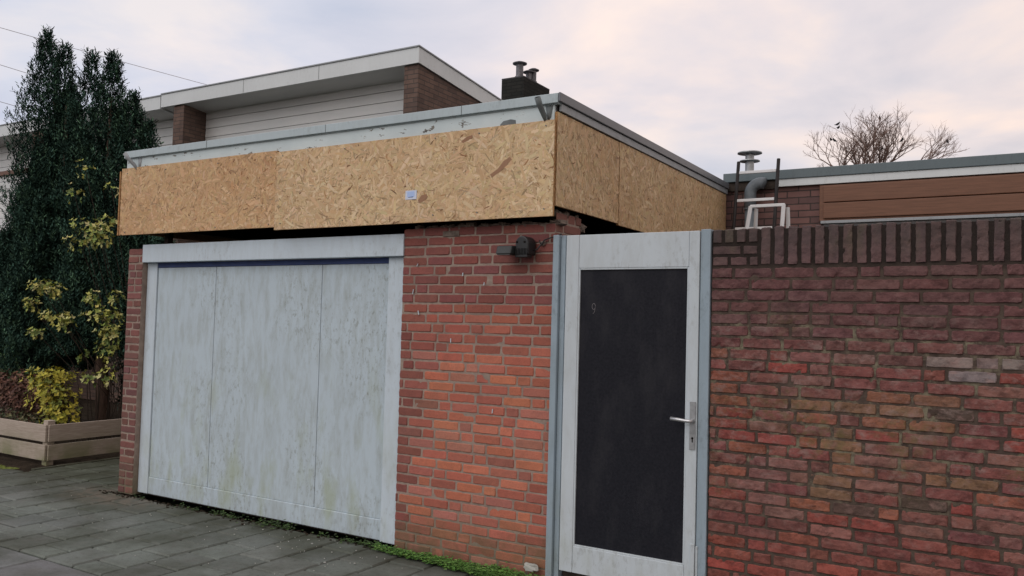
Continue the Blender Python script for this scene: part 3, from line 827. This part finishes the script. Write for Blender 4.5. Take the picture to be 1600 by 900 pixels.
# ================================================================== EXTENSION BEHIND
X = thing('flat_extension', (0, 5, 0), 'flat roofed brick extension with brown cladding and grey roof edge behind the garden wall', 'building')
m = MB(); m.box(-2.50, 6.0, 3.47, 9.0, 0, 2.93)
m.build('wall', 'extension brick', X)
bx('fascia_board', (-1.93, 6.05, 3.425, 3.445, 2.915, 2.984), 'clean white', X, .003)
m = MB(); m.box(-2.43, 6.06, 3.412, 3.46, 2.985, 3.072); m.box(-2.43, 6.06, 3.461, 9.0, 2.94, 3.05)
m.build('roof', 'ext trim', X, bevel=.005)
bx('wall_shadow_gap', (-2.42, -1.935, 3.44, 3.468, 2.90, 2.983), 'old timber', X, .002)
bx('cladding_frame', (-1.535, 6.0, 3.435, 3.468, 2.576, 2.905), 'brown siding', X, .003)
bx('cladding_board', (-1.50, 5.98, 3.415, 3.434, 2.745, 2.895), 'brown siding', X, .005)
bx('cladding_board', (-1.50, 5.98, 3.415, 3.434, 2.595, 2.737), 'brown siding', X, .005)
bx('window_sill', (-1.52, 6.0, 3.41, 3.469, 2.548, 2.5745), 'zinc board', X, .003)
bx('window_glass', (-1.50, 6.0, 3.445, 3.468, 1.4, 2.546), 'curtain glass', X, 0)

# grey waste pipe elbow on the extension wall
PV = thing('drain_pipe', (-2.14, 3.38, 0), 'fat grey plastic pipe with a bend rising behind the ladder', 'pipe')
m = MB()
m.tube([(-2.15, 3.36, .0), (-2.15, 3.36, 2.70)], .048, 20)
m.build('pipe', 'grey pvc', PV, smooth=True)
m = MB(); pts = [(-2.15, 3.36, 2.70)]
for i in range(10):
    a = i / 9 * math.pi * .62
    pts.append((-2.15 + .10 * (1 - math.cos(a)), 3.36, 2.85 + .10 * math.sin(a)))
m.tube(pts, .055, 20)
m.build('pipe_bend', 'grey pvc', PV, smooth=True)
for zc_ in (2.80, 2.70):
    m = MB(); m.tube([(-2.15, 3.36, zc_), (-2.15, 3.36, zc_ + .013)], .059, 20); m.build('pipe_collar', 'grey pvc', PV, smooth=False)

# flue with two discs on the roof
FV = thing('flue_pipe', (-2.39, 4.2, 3.05), 'galvanised flue with two flat round caps on the extension roof', 'chimney pipe')
m = MB(); m.lathe([(.045, 3.04), (.045, 3.40)], -2.39, 4.2); m.build('pipe', 'galvanised', FV, smooth=False)
m = MB(); m.lathe([(.012, 3.445), (.125, 3.428), (.127, 3.418), (.06, 3.412)], -2.39, 4.2, 32); m.build('cap', 'galvanised', FV)
m = MB(); m.lathe([(.046, 3.352), (.103, 3.342), (.105, 3.334), (.046, 3.33)], -2.39, 4.2, 32); m.build('collar', 'galvanised', FV)
m = MB(); m.lathe([(.10, 3.04), (.07, 3.08), (.047, 3.10)], -2.39, 4.2, 20); m.build('base_flange', 'lead', FV)
for a in range(4):
    t = a * math.pi / 2 + .4; m = MB(); m.box(-2.39 + .04 * math.cos(t) - .004, -2.39 + .04 * math.cos(t) + .004, 4.2 + .04 * math.sin(t) - .004, 4.2 + .04 * math.sin(t) + .004, 3.395, 3.42)
    m.build('cap_strut', 'galvanised', FV)

# ladder
LD = thing('ladder', (-2.05, 3.2, 0), 'ladder with dark rails and pale rungs leaning on the extension roof edge', 'ladder')
for x in (-2.235, -1.865):
    m = MB(); m.tube([(x - .03 * 0, 2.62, .0), (x, 3.02, 2.0), (x, 3.255, 3.145)], .0165, 8); m.build('rail', 'black steel', LD)
def ly(z): return 3.02 + (z - 2.0) * .2052
for i in range(11):
    z = 3.035 - i * .272
    if z < .2: break
    m = MB(); yy = ly(z) if z > 2 else 2.62 + .2 * z
    m.box(-2.22, -1.88, yy - .012, yy + .012, z - .013, z + .013); m.build('rung', 'white metal', LD, bevel=.003)

# white metal trestle in front of it
TR = thing('step_stool', (-1.75, 2.35, 0), 'white metal step ladder frame standing in front of the dark ladder', 'step ladder')
def bar(mb, a, b, w=.013): mb.tube([a, b], w * 1.25, 4)
m = MB(); m.box(-1.885, -1.605, 2.385, 2.41, 2.575, 2.60); m.build('top_bar', 'white metal', TR, bevel=.003)
for (a, b) in (((-1.88, 2.385, 2.588), (-2.14, 1.95, 0.0)), ((-1.845, 2.43, 2.57), (-2.05, 2.95, 0.0)), ((-1.612, 2.385, 2.588), (-1.66, 1.95, 0.0)), ((-1.59, 2.43, 2.57), (-1.60, 2.95, 0.0))):
    m = MB(); bar(m, a, b); m.build('leg', 'white metal', TR)
m = MB(); m.box(-2.12, -1.68, 2.10, 2.12, .80, .83); m.build('tread', 'white metal', TR)

# ================================================================== HOUSES BEHIND
H1 = thing('house', (-9.1, 7, 0), 'house behind the garage with a raised white roof over lap boarding and brick piers', 'house')
def sloped_roof(x0, x1, parent, z=5.15, mat='clean white'):
    m = MB()
    y1 = 9.6; sl = .105
    # white edge, front and right side
    m.prism([(x0, z - .21), (x1, z - .21), (x1, z), (x0, z)], 1, 4.0, 4.03)
    m.build('fascia_board', mat, parent, bevel=.003)
    m = MB(); m.prism([(4.031, z - .21), (4.031, z - .003), (y1, z - .003 - sl * (y1 - 4.03)), (y1, z - .21 - sl * (y1 - 4.03))], 0, x1 - .03, x1)
    m.build('fascia_board', mat, parent, bevel=.003)
    m = MB(); m.prism([(3.985, z + .002), (3.985, z + .022), (y1, z + .022 - sl * (y1 - 3.985)), (y1, z + .002 - sl * (y1 - 3.985))], 0, x0, x1 + .015)
    m.build('roof', 'zinc board', parent, bevel=.003)
    m = MB(); m.prism([(4.031, z - .205), (4.031, z - .19), (y1, z - .19 - sl * (y1 - 4)), (y1, z - .205 - sl * (y1 - 4))], 0, x0 + .005, x1 - .031)
    m.build('soffit', 'lap siding', parent)
sloped_roof(-11.95, -6.67, H1)
for x in (-10.0, -8.45): bx('fascia_joint', (x, x + .006, 3.9975, 4.001, 4.95, 5.14), 'lead', H1, 0)
m = MB()
m.prism([(4.035, 0), (9.4, 0), (9.4, 4.935 - .105 * 5.37), (4.035, 4.935)], 0, -6.93, -6.70)
m.build('brick_pier', 'house brick', H1).__setitem__('label', 'brown brick side wall under the sloping roof')
m = MB(); m.box(-11.66, -11.41, 4.035, 4.47, 0, 4.935); m.build('brick_pier', 'house brick', H1)
m = MB()
zt = 4.93
while zt > 2.9:
    z0 = zt - .145
    m.prism([(4.47, z0), (4.457, z0), (4.464, zt - .003), (4.47, zt - .004)], 0, -11.40, -6.935)
    zt -= .148
m.build('lap_boarding', 'lap siding', H1)
m = MB(); m.box(-11.40, -6.935, 4.475, 9.3, 0, 4.30); m.build('wall', 'house brick', H1)
CH = MB(); CH.box(-7.90, -7.44, 8.0, 8.95, 3.5, 5.93)
ch = CH.build('chimney', 'chimney brick', H1)
m = MB(); m.box(-7.905, -7.435, 7.995, 8.955, 5.931, 5.965); m.build('chimney_cap', 'roof felt', ch, bevel=.01)
for (x, y, h, r) in ((-7.68, 8.25, .30, .068), (-7.66, 8.55, .22, .058), (-7.60, 8.62, .27, .052)):
    m = MB(); m.lathe([(r * 1.5, 5.966), (r * 1.25, 6.04), (r, 6.05), (r, 5.965 + h)], x, y, 18)
    m.lathe([(r * .7, 5.965 + h), (r * 1.9, 5.97 + h), (r * 1.95, 5.985 + h), (r * 1.0, 6.01 + h)], x, y, 24)
    m.build('flue', 'old zinc', ch)
m = MB(); m.box(-6.69, -2.0, 9.0, 14, 0, 3.2); m.build('rear_wing', 'house brick', H1)

H2 = thing('house', (-15, 7, 0), 'neighbouring white boarded house partly hidden by the dark conifers at far left', 'house')
sloped_roof(-21.0, -11.97, H2, 5.13)
m = MB(); m.box(-15.75, -15.3, 4.035, 4.47, 0, 4.9); m.build('brick_pier', 'house brick', H2)
m = MB()
zt = 4.90
while zt > 2.75:
    z0 = zt - .145
    m.prism([(4.47, z0), (4.457, z0), (4.464, zt - .003), (4.47, zt - .004)], 0, -20.8, -11.67)
    zt -= .148
m.build('lap_boarding', 'lap siding', H2)
m = MB(); m.box(-20.8, -11.67, 4.475, 9.3, 0, 4.30); m.build('wall', 'house brick', H2)
m = MB(); m.box(-20.5, -16.8, 4.43, 4.474, 2.2, 2.62); win = m.build('window', 'curtain glass', H2)
m = MB(); m.box(-20.55, -16.75, 4.40, 4.429, 2.62, 2.68); m.box(-20.55, -16.75, 4.40, 4.429, 2.15, 2.20); m.build('window_frame', 'brown siding', win)
m = MB(); m.box(-20.6, -16.0, 4.40, 4.44, 4.28, 4.36); m.build('window_frame', 'brown siding', H2)
m = MB(); m.box(-20.8, -16.2, 4.2, 4.42, 0, 2.0); m.build('low_wall', 'house brick', H2)

# ================================================================== LOW FENCE
FN = thing('low_fence', (-8.5, .42, 0), 'low weathered two board wooden fence around the garden bed', 'fence')
m = MB(); m.box(-8.55, -8.47, .38, .46, -.05, .44); p = m.build('post', 'fence wood', FN, bevel=.006)
def board(x0, x1, y0, y1, z0, z1): bx('board', (x0, x1, y0, y1, z0, z1), 'fence wood', FN, .004)
for z0, z1 in ((.225, .398), (.035, .195)):
    board(-12.4, -8.462, .355, .378, z0, z1)
    board(-8.462, -8.44, .38, 4.2, z0, z1)
for x, y in ((-10.4, .42), (-12.3, .42), (-8.51, 2.3), (-8.51, 4.1)):
    m = MB(); m.box(x - .035, x + .035, y - .04, y + .04, -.05, .41); m.build('post', 'fence wood', FN, bevel=.006)

# ================================================================== CONIFERS
def conifer(base, label, spires, seed, nsp, trunks, low=.7):
    T_ = thing('conifer_tree', base, label, 'tree')
    rnd = random.Random(seed); mb = MB()
    low0 = low
    wts = [(q[2] - (q[4] if len(q) > 4 else low)) * q[3] for q in spires]
    tot = sum(wts)
    for q_, w in zip(spires, wts):
        sx, sy, tz, R_ = q_[:4]; low = q_[4] if len(q_) > 4 else low0
        n = int(nsp * w / tot)
        limbs = [(rnd.uniform(0, 6.28), rnd.uniform(low, tz - .2), rnd.uniform(.75, 1.25)) for _ in range(46)]
        for i in range(n):
            t = 1 - rnd.random() ** .8
            z = low + (tz - low) * t
            dd = tz - z
            r_max = min(R_, .045 + dd * .27) * (1 if z > low + .6 else .65 + .35 * (z - low) / .6)
            ang = rnd.uniform(0, 6.283)
            # clumps: radius is modulated by noise so that the outline is broken
            nzv = noise.noise(Vector((math.cos(ang) * 1.7 + sx, math.sin(ang) * 1.7, z * 2.4 + seed)))
            nz2 = noise.noise(Vector((math.cos(ang) * 4 + sx, math.sin(ang) * 4, z * 6.5 + seed)))
            r = r_max * (rnd.random() ** .42) * (1 + .40 * nzv + .30 * nz2)
            p = Vector((sx + r * math.cos(ang), sy + r * math.sin(ang), z))
            out = Vector((math.cos(ang), math.sin(ang), 0))
            d = (out * rnd.uniform(.05, .5) + Vector((0, 0, 1.15)) + Vector((rnd.gauss(0, .25), rnd.gauss(0, .25), 0))).normalized()
            L_ = rnd.uniform(.06, .13)
            side = d.cross(Vector((rnd.gauss(0, 1), rnd.gauss(0, 1), rnd.gauss(0, 1)))).normalized()
            s2 = d.cross(side)
            edge = min(1, r / max(r_max, .01))
            g = rnd.uniform(.7, 1.3) * (1.7 + 1.9 * nz2 * 1.2 + .9 * nzv)
            g = max(.45, g)
            c = (.014 * g, .030 * g, .023 * g) if rnd.random() < .75 else (.028 * g, .054 * g, .034 * g)
            # a sprig: short leaf blades along the twig
            for q in range(5):
                b0 = p + d * L_ * q / 5
                sgn = side * math.cos(q * 2.2) + s2 * math.sin(q * 2.2)
                tip = b0 + (d * .75 + sgn * .75) * L_ * .42
                wv = d.cross(sgn).normalized() * .0080
                mb.add([tuple(b0 - wv), tuple(b0 + wv), tuple(tip + wv * .45), tuple(tip - wv * .45)], [(0, 1, 2, 3)], c)
    mb.build('crown', 'needle', T_)
    mb = MB()
    for pts, r0, r1 in trunks:
        mb.tube(pts, [r0 + (r1 - r0) * i / (len(pts) - 1) for i in range(len(pts))], 10)
    mb.build('trunk', 'bark', T_, smooth=True)
    return T_
conifer((-11.4, 2.1, 0), 'tall dark conifer with pointed tips in the garden bed, the left and taller one',
        [(-11.76, 2.0, 5.50, .40, 1.6), (-11.30, 2.0, 5.22, .34), (-12.0, 2.1, 3.85, .42, 1.7), (-12.2, 2.1, 3.3, .50, 1.8), (-11.5, 2.2, 4.7, .60), (-11.0, 2.2, 4.0, .6), (-11.45, 1.8, 3.3, .68, 1.0), (-12.05, 1.9, 2.5, .5, 1.5), (-11.1, 1.7, 3.0, .6), (-11.8, 1.6, 2.6, .42, 1.6)],
        1, 38000, [([(-11.3, 2.1, -.05), (-11.35, 2.1, 1.2), (-11.5, 2.1, 3.0), (-11.6, 2.05, 4.8)], .11, .02), ([(-10.75, 1.9, -.05), (-10.95, 1.9, .8), (-11.1, 2.0, 2.0), (-11.2, 2.0, 4.4)], .085, .02)], low=.75)
conifer((-10.0, 2.2, 0), 'dense dark conifer with several tips close to the garage, the right one',
        [(-10.66, 2.0, 5.02, .34), (-10.18, 2.0, 4.95, .42), (-9.70, 2.0, 4.35, .38), (-9.38, 2.0, 3.95, .36), (-10.3, 2.2, 4.2, .6), (-9.7, 2.2, 3.6, .6), (-10.2, 1.85, 3.0, .6), (-9.4, 2.1, 2.9, .6), (-9.9, 2.1, 2.3, .7), (-10.6, 2.1, 3.2, .6)],
        2, 38000, [([(-10.0, 2.0, -.05), (-10.12, 2.0, .9), (-10.2, 2.0, 2.5), (-10.18, 2.0, 4.4)], .10, .02), ([(-9.62, 2.1, -.05), (-9.6, 2.1, 1.0), (-9.7, 2.1, 3.0)], .045, .02), ([(-9.35, 2.0, -.05), (-9.32, 2.0, 1.2), (-9.4, 2.0, 3.0)], .04, .015)], low=1.0)

# ================================================================== SHRUBS
def leaf_quad(mb, p, d, n_, L_, w, c, fold=.25):
    d = d.normalized(); s = d.cross(n_)
    if s.length < .05: s = d.cross(Vector((1, .3, .2)))
    s.normalize(); u = s.cross(d)
    P = [p, p + d * L_ * .45 + s * w + u * w * fold, p + d * L_, p + d * L_ * .45 - s * w + u * w * fold, p + d * L_ * .5]
    mb.add([tuple(v) for v in P], [(0, 1, 4), (1, 2, 4), (0, 4, 3), (4, 2, 3)], c)
def shrub(name, base, label, cat, blobs, seed, cols, per=1.0, L_=.055, stemcol='dark stem', stems=True):
    T_ = thing(name, base, label, cat); rnd = random.Random(seed); mb = MB(); sm = MB()
    for (x, y, z, rx, rz, n) in blobs:
        c0 = Vector((x, y, z))
        if stems:
            b = Vector((base[0] + (x - base[0]) * .55 + rnd.uniform(-.2, .2), base[1] + (y - base[1]) * .3 + .35, -.03)); mid = (b + c0) / 2 + Vector((rnd.uniform(-.1, .1), .25, .05))
            sm.tube([tuple(b), tuple(mid), tuple(c0)], [.007, .005, .003], 5)
        for i in range(int(n * per)):
            v = Vector((rnd.gauss(0, 1), rnd.gauss(0, 1), rnd.gauss(0, 1))).normalized() * (rnd.random() ** .4)
            p = c0 + Vector((v.x * rx, v.y * min(rx, .30), v.z * rz)) * (1 + .3 * noise.noise(v * 2 + Vector((seed, 0, x))))
            if stems and rnd.random() < .3: sm.tube([tuple(p), tuple(p - Vector((v.x * .05, v.y * .05, .06)))], .0025, 3)
            ax = (v + Vector((0, -.2, .6))).normalized()
            cc = jit(rnd.choice(cols), rnd, .2, .06)
            for q in range(4):
                t = q * 1.57 + rnd.uniform(0, 1)
                s = ax.cross(Vector((math.cos(t), math.sin(t), .1))).normalized()
                leaf_quad(mb, p, s + ax * .5, ax, L_ * rnd.uniform(.7, 1.2), L_ * .27, cc)
    mb.build('foliage', 'leaf', T_)
    if stems: sm.build('stem', stemcol, T_)
    return T_
YEL = [(.36, .37, .09), (.44, .43, .13), (.24, .29, .07), (.14, .20, .06), (.50, .49, .22)]
YE2 = [(.42, .38, .05), (.33, .32, .05), (.50, .45, .08), (.18, .21, .05)]
shrub('climbing_shrub', (-9.2, 1.2, 0), 'yellow edged evergreen sprays climbing through the dark conifers', 'shrub',
      [(-9.08, 1.1, 2.52, .22, .10, 42), (-8.85, 1.1, 2.42, .17, .13, 40), (-9.25, 1.1, 2.36, .18, .09, 30), (-8.72, 1.1, 2.58, .10, .07, 14),
       (-10.0, 1.1, 1.86, .18, .10, 34), (-9.72, 1.1, 1.80, .13, .10, 24), (-10.15, 1.1, 1.64, .14, .09, 24), (-9.62, 1.1, 1.50, .20, .09, 40), (-9.45, 1.1, 1.40, .12, .08, 16),
       (-10.05, 1.1, 1.30, .16, .06, 20), (-8.75, 1.1, 1.53, .22, .11, 50), (-8.58, 1.1, 1.33, .16, .12, 40), (-8.95, 1.1, 1.72, .12, .08, 20), (-8.52, 1.1, 1.72, .09, .09, 16),
       (-8.62, 1.1, 1.12, .13, .16, 30), (-8.6, 1.1, .85, .12, .12, 18), (-9.1, 1.1, 1.06, .06, .09, 8), (-9.2, 1.3, .80, .2, .10, 18), (-9.75, 1.3, 3.0, .12, .14, 10), (-9.55, 1.3, 3.3, .10, .12, 8), (-9.0, 1.3, 3.0, .08, .08, 6)], 9, YEL, per=1.35, L_=.045)
shrub('yellow_shrub', (-9.5, 1.0, 0), 'bright yellow green bush just behind the low fence corner', 'shrub',
      [(-9.55, 1.0, .80, .27, .13, 110), (-9.42, 1.0, .58, .28, .18, 170), (-9.32, 1.0, .38, .24, .15, 130), (-9.75, 1.0, .72, .10, .12, 30)], 13, YE2, L_=.05)
shrub('brown_shrub', (-10.5, 1.3, 0), 'withered reddish brown bush behind the left fence boards', 'shrub',
      [(-10.9, 1.4, .55, .42, .26, 520), (-10.4, 1.3, .48, .30, .24, 320), (-11.5, 1.5, .55, .45, .28, 420), (-10.6, 1.3, .22, .4, .18, 240)], 14, [(.10, .048, .034), (.15, .075, .052), (.07, .035, .028), (.19, .11, .075)], L_=.045)
shrub('low_plant', (-10.0, .8, 0), 'small grey green plant low behind the left fence boards', 'plant',
      [(-10.0, .75, .34, .30, .10, 70), (-9.6, .8, .30, .22, .10, 60), (-10.7, .75, .30, .35, .10, 70)], 15, [(.09, .10, .05), (.14, .13, .07), (.06, .075, .04)], L_=.04, stems=False)
shrub('green_hedge', (-14.5, 3.2, 0), 'green hedge in front of the white neighbouring house', 'hedge',
      [(-15.4, 3.3, 1.35, .7, .28, 520), (-14.6, 3.2, 1.0, .6, .35, 520), (-16.2, 3.4, 1.2, .7, .35, 420), (-14.2, 3.1, .6, .6, .4, 420), (-15.3, 3.2, .6, .8, .4, 420)], 16, [(.07, .15, .055), (.10, .20, .07), (.05, .10, .04), (.14, .22, .09)], L_=.06, per=1.5, stems=False)
shrub('green_hedge', (-11.2, 3.4, 0), 'dark hedge between the conifers and the neighbouring house', 'hedge',
      [(-11.4, 3.4, .7, .7, .6, 500), (-10.2, 3.4, .7, .7, .6, 500), (-9.2, 3.2, .8, .6, .7, 500), (-11.3, 3.6, 1.6, .6, .5, 380), (-10.6, 3.6, 1.8, .8, .5, 450), (-9.6, 3.4, 1.8, .6, .5, 420)], 17, [(.016, .028, .016), (.022, .036, .02), (.03, .04, .022)], L_=.07, stems=False)

# ================================================================== BARE TREE AND BIRDS
BT = thing('bare_tree', (-3.05, 20, 0), 'leafless tree with a wide fan of thin branches behind the extension', 'tree')
rt_ = random.Random(42); tm = MB(); wm = MB(); tips = []
def grow(p, d, L_, r, lev):
    n = 3; pts = [p]; q = p
    for i in range(n):
        d = (d + Vector((rt_.gauss(0, .13), rt_.gauss(0, .13), rt_.gauss(0, .08) + .03))).normalized(); q = q + d * L_ / n; pts.append(q)
    (tm if lev < 2 else wm).tube([tuple(a) for a in pts], [r * (1 - .45 * i / n) for i in range(n + 1)], 6 if lev < 2 else (4 if lev < 4 else 3), caps=False)
    if lev >= 7 or r < .0022: tips.append(q); return
    k_ = 3 if lev < 4 else rt_.choice((2, 3))
    for i in range(k_):
        t = rt_.uniform(.45, 1.0) if i else 1.0
        b = pts[min(n, max(1, int(round(t * n))))]
        a = Vector((rt_.gauss(0, 1), rt_.gauss(0, 1), rt_.gauss(0, .35) + .05)).normalized()
        nd = (d + a * (.62 if lev else .75)).normalized()
        grow(b, nd, L_ * rt_.uniform(.58, .80), r * .62, lev + 1)
for (dx_, dz_, L0) in ((-.75, .75, 1.0), (-.5, .9, .95), (-.25, 1, .95), (0, 1, .95), (.22, 1, .9), (.45, .9, .85), (-1.0, .6, .9)):
    grow(Vector((-3.5, 20, 5.0)), Vector((dx_, rt_.uniform(-.4, .4), dz_)).normalized(), L0, .05, 1)
grow(Vector((-3.1, 20, 5.3)), Vector((.66, 0, .75)).normalized(), .95, .04, 1)
tm.tube([(-3.05, 20, 4.2), (-3.1, 20, 5.3)], [.06, .04], 6)
tm.tube([(-3.05, 20, -.1), (-3.2, 20, 2.2), (-3.5, 20, 5.05)], [.19, .14, .085], 10)
tm.build('trunk', 'twig bark', BT, smooth=True); wm.build('branch', 'twig bark', BT)
bm_ = MB()
def bird_mesh():
    m = MB()
    prof = [(-.11, .008, .02), (-.07, .018, .0), (-.03, .036, -.004), (.01, .043, .0), (.045, .034, .012), (.065, .024, .03), (.082, .024, .042), (.098, .012, .044), (.118, .002, .040)]
    m.tube([(x, 0, z + .04) for x, r, z in prof], [r for x, r, z in prof], 10)
    m.tube([(0, .012, .01), (0, .012, -.02)], .003, 4); m.tube([(0, -.012, .01), (0, -.012, -.02)], .003, 4)
    return m
BP = [(-4.26, 20, 7.40, 'topmost dark bird on the left side of the bare tree'), (-4.24, 20, 7.30, 'dark bird just under the topmost one on the left of the tree'),
      (-4.44, 20, 6.98, 'dark bird on the left lower branches of the bare tree'), (-4.35, 20, 6.95, 'dark bird beside another low on the left of the tree'),
      (-3.17, 20, 7.45, 'dark bird at the very top centre of the bare tree'), (-2.60, 20, 6.80, 'dark bird on the right half of the bare tree'),
      (-3.10, 20, 6.60, 'dark bird low in the middle of the bare tree'), (-1.52, 20, 6.66, 'dark bird alone on the far right twigs of the tree')]
bird0 = None
for i, (x, y, z, lb) in enumerate(BP):
    if bird0 is None: bird0 = bird_mesh().build('bird', 'feather', smooth=True); bird0.location = (x, y, z); o = bird0
    else: o = bird0.copy(); C.objects.link(o); o.location = (x, y, z)
    o.scale = (.75, .75, .75); o.rotation_euler = (0, R(-15 - i * 4), R((i * 67) % 360)); tag(o, lb, 'bird', 'birds perched in the bare tree')

# ================================================================== OVERHEAD WIRES
WIRES = [(-33.3, 10.9, 12.37), (-28.2, 30, 11.57), (-32.75, 11, 10.86), (-35.6, 30, 11.26), (-32.6, 11, 9.445), (-35.5, 30, 9.54)]
for (a, b, lb) in ((WIRES[0], WIRES[1], 'topmost thin overhead wire crossing the sky at the upper left'),
                   (WIRES[2], WIRES[3], 'middle thin overhead wire left of the conifer'),
                   (WIRES[4], WIRES[5], 'lowest thin overhead wire left of the conifer')):
    a, b = Vector(a), Vector(b); m = MB()
    pts = [a.lerp(b, t / 12) - Vector((0, 0, .1 * 4 * (t / 12) * (1 - t / 12))) for t in range(13)]
    m.tube([tuple(p) for p in pts], .010, 5)
    tag(m.build('overhead_wire', 'wire', base=tuple(a)), lb, 'wire', 'thin overhead wires')

# ================================================================== SMALL GREEN THINGS AND LITTER
def clump_mesh(spots, seed, cols, L_):
    rnd = random.Random(seed); mb = MB()
    for (x, y, z, n, s) in spots:
        for i in range(n):
            p = Vector((x + rnd.gauss(0, s), y + rnd.gauss(0, s * .45), z + abs(rnd.gauss(0, s * .35))))
            if p.y > -.008 : p.y = -.01 - rnd.random() * .03
            ax = Vector((rnd.gauss(0, .4), -.3 + rnd.gauss(0, .4), 1)).normalized()
            cc = jit(rnd.choice(cols), rnd, .25, .08)
            for q in range(3):
                t = q * 2.1 + rnd.uniform(0, .6)
                s_ = Vector((math.cos(t), math.sin(t), .25))
                leaf_quad(mb, p, s_, ax, L_ * rnd.uniform(.7, 1.3), L_ * .38, cc, .1)
    return mb
rw = random.Random(31)
GC = [(.075, .17, .035), (.10, .22, .045), (.055, .12, .03), (.13, .25, .06)]
sp = []
for i in range(70):
    x = -3.68 + 1.27 * (i / 70); f = i / 70
    sp.append((x + rw.uniform(-.03, .03), -.05 - rw.random() * (.06 + .10 * f), .01, int(40 + 60 * f), .026 + .022 * f))
tag(clump_mesh(sp, 1, GC, .013).build('ground_cover', 'leaf'), 'bright green weeds along the foot of the brick pier', 'weeds', kind='stuff')
sp = []
for x, n, w in ((-5.75, 30, .04), (-5.6, 20, .03), (-5.35, 50, .05), (-5.2, 40, .05), (-4.85, 60, .07), (-4.7, 90, .07), (-4.6, 50, .05), (-4.2, 30, .05), (-4.0, 40, .05), (-3.85, 50, .05), (-3.75, 60, .05), (-6.3, 12, .04)):
    sp.append((x, -.035 - rw.random() * .03, .0, n, w))
ms = MB(); rm = random.Random(6)
for i in range(260):
    x = rm.uniform(-9.9, -8.45); y = .03 + rm.gauss(0, .02) - (x + 8.45) * -.0
    lump(ms, (x, y, -.002), (rm.uniform(.012, .04), rm.uniform(.008, .022), rm.uniform(.003, .008)), rm, i * .7)
tag(ms.build('moss', 'moss'), 'yellow green moss where the paving meets the garden bed at far left', 'moss', kind='stuff')
tag(clump_mesh(sp, 2, [(.045, .085, .025), (.07, .12, .035), (.04, .06, .025)], .012).build('weeds', 'leaf'), 'sparse dark green tufts along the foot of the garage door', 'weeds', kind='stuff')
m = MB()
for i in range(900):
    x = rw.uniform(-6.9, -3.7); y = -.02 - abs(rw.gauss(0, .035)); s = rw.uniform(.002, .008)
    lump(m, (x, y, .0), (s * 1.4, s, s * .7), rw, i * .37) if i % 3 == 0 else None
tag(m.build('grit', 'soil'), 'dark grit and soil gathered along the bottom of the garage door', 'grit', kind='stuff')
m = MB()
for i in range(75):
    if i < 50: x = rw.gauss(-4.15, .45); y = -.12 - abs(rw.gauss(0, .28))
    else: x = rw.uniform(-8, -3); y = rw.uniform(-1.4, -.05)
    s = rw.uniform(.0025, .008) * (1.4 if rw.random() < .15 and i < 60 else .8); a = rw.uniform(0, 6.28)
    pts = [(x + s * math.cos(a + t) * rw.uniform(.6, 1.2), y + s * .7 * math.sin(a + t) * rw.uniform(.6, 1.2)) for t in [j * 1.05 for j in range(6)]]
    m.prism(pts, 2, .002, .0045 + rw.random() * .003)
tag(m.build('paint_flakes', 'flake'), 'tiny pale flakes and crumbs scattered on the paving', 'litter', kind='stuff')
m = MB(); lump(m, (-2.53, -.035, .075), (.045, .02, .022), rl, 55.0)
tag(m.build('stone', 'flake', base=(-2.53, -.035, .075)), 'pale chunk of stone in the weeds against the gate post', 'stone')

for o in list(bpy.data.objects):
    if '_w' in o: del o['_w']
